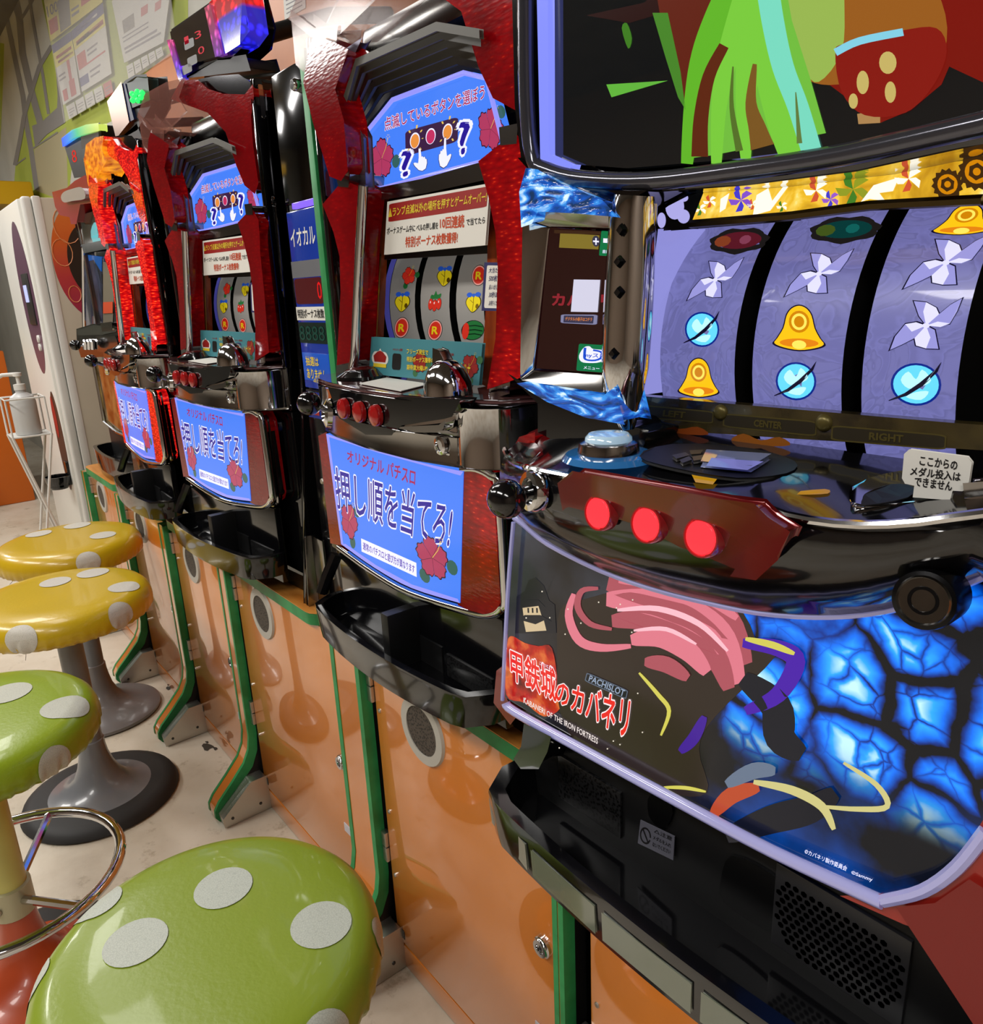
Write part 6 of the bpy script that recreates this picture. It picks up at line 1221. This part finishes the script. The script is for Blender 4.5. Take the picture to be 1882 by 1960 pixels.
# --- big top screen
sS = .47
scr = ext([(1049, 296), (1090, 314), (1200, 322), (1400, 305), (1600, 280), (1882, 226)], sS, -.088, (1.152, 1.375)) + [Vector((at(1049, 0, sS).x, YS * sS, 1.375))]
SCR = mat('big_screen_dark', (6, 8, 9), .04, emit=(16, 17, 18), es=.8, coat=1)
big = prism('top_screen', scr, (0, .012, 0), SCR, T)
def ps(name, p, col, e, es=.85): return fpx(name, [G5(p)], sS, lit(col, es), big, eps=e)
ps('screen_colour', [(600, -60), (620, 60), (690, 300), (715, 430), (760, 180), (860, -60)], (96, 34, 20), .001); ps('screen_colour', [(330, 60), (560, 10), (600, -40), (740, -60), (860, -40), (600, 60), (500, 90)], (40, 16, 14), .0008)
ps('screen_colour', [(1150, 230), (1320, -300), (1900, -300), (1900, 330), (1750, 260), (1720, 330), (1600, 430), (1480, 480), (1280, 330)], (120, 22, 14), .001)
ps('screen_colour', spline([(1180, -200), (1560, -200), (1700, -40), (1740, 160), (1640, 380), (1400, 330), (1250, 330), (1180, 280), (1100, 60)], 4, True), (150, 90, 30), .0014)
ps('screen_colour', spline([(1090, -200), (1330, -200), (1340, 0), (1330, 200), (1240, 320), (1180, 260), (1120, 60)], 4, True), (150, 180, 80), .0018)
GRN_ = ((120, 200, 60), (96, 178, 40), (140, 214, 130), (120, 216, 190))
def drape(p, w_, c_, e): s = spline(p, 5); fpx('green_band', [G5(band(s, [w_[0] + (w_[1] - w_[0]) * i / (len(s) - 1) for i in range(len(s))]))], sS, lit(c_, .85), big, eps=e)
ps('green_field', [(900, -60), (850, 20), (770, 180), (735, 380), (705, 622), (830, 606), (950, 582), (1110, 552), (1268, 520), (1205, 300), (1135, 80), (1110, -60)], (112, 186, 62), .0021)
drape([(960, -120), (860, 60), (790, 220), (750, 400), (725, 640)], (150, 46), GRN_[1], .0022); drape([(1000, -120), (930, 80), (880, 240), (850, 420), (840, 640)], (120, 40), GRN_[0], .0026)
drape([(1010, -120), (980, 100), (960, 300), (950, 450), (955, 620)], (140, 40), GRN_[0], .003); drape([(1010, -120), (1030, 100), (1060, 300), (1110, 480), (1160, 600)], (110, 150), GRN_[0], .0034); drape([(1030, -120), (1060, 80), (1100, 260), (1160, 420), (1215, 600)], (90, 80), GRN_[3], .0038)
drape([(870, 178), (810, 300), (780, 460), (775, 612)], (40, 66), (92, 38, 18), .0042); drape([(990, 250), (975, 400), (1000, 500), (1020, 575)], (16, 96), (120, 84, 34), .0042); drape([(905, 260), (900, 420), (930, 590)], (6, 30), (84, 110, 40), .0044); drape([(1150, 360), (1165, 560)], (4, 22), (96, 120, 60), .0044)
ps('screen_colour', [(410, 330), (650, 315), (430, 380)], (96, 178, 60), .002); ps('screen_colour', [(590, 50), (650, 50), (700, 280), (720, 430), (690, 380), (640, 220)], (70, 130, 40), .0022); ps('screen_colour', spline([(470, 110), (490, 90), (510, 150), (495, 190)], 3, True), (60, 120, 30), .002)
ps('cup_print', spline([(1305, 210), (1340, 170), (1560, 120), (1700, 110), (1740, 200), (1690, 330), (1580, 440), (1420, 450), (1330, 360)], 4, True), (132, 26, 18), .0046); ps('cup_foot_print', [(1390, 445), (1480, 430), (1480, 480), (1395, 485)], (170, 130, 80), .0044)
ps('cup_rim_print', band(spline([(1305, 205), (1400, 160), (1570, 125)], 4), 30), (130, 205, 226), .005)
for cx, cy, rx, ry in ((1412, 322, 24, 46), (1510, 245, 34, 44), (1520, 360, 22, 42), (1375, 395, 18, 30)): ps('cup_spot_print', ell(cx, cy, rx, ry, 18), (196, 176, 100), .005)
# bezel: clear edge with light strip, lower lip
pxprism('light_strip', [(1029, -30), (1047, -30), (1049, 296), (1092, 315), (1090, 322), (1036, 304)], .462, .01, glow('strip_glow', (130, 140, 250), .9), T, .001)
tube('bezel_edge', [Vector((at(1008, 0, .462).x, YS * .462, 1.385))] + [at(u, v, .462) for u, v in spline([(1006, 0), (1008, 180), (1020, 300), (1050, 326), (1120, 343), (1250, 346), (1420, 326), (1620, 296), (1882, 238)], 4)] + [Vector((-.066, YS * .465, 1.158))], .0062, mat('clear_silver_bezel', (84, 84, 92), .14, .7), T, 10)
prism('screen_lip', ext([(1020, 315), (1060, 336), (1240, 352), (1430, 330), (1640, 298), (1882, 242)], .466, -.066, (1.15, 1.140)) + [at(u, v, .470) for u, v in [(1882, 272), (1640, 325), (1430, 352), (1260, 365), (1120, 358)]], (0, .045, 0), mat('gloss_dark_lip', (24, 22, 24), .06, .3, coat=1), T, .003)
box('top_cap', MX0 + .01, MX1, .448, .699, 1.376, 1.405, BLACKP, T, .006)
box('screen_housing', MX0 + .02, MX1 - .004, .462, .699, 1.185, 1.375, BLACKM, T, .003)
pxprism('outer_flank', [(985, -20), (1002, -20), (1004, 180), (1014, 296), (1002, 300), (990, 200)], .47, .2, BLACKP, T, .003)

YS = 1.0
# the lamps do the lighting; lit prints are found by reflection and bounce only
for m_ in bpy.data.materials: m_.cycles.emission_sampling = 'NONE'
SC.cycles.use_light_tree = False
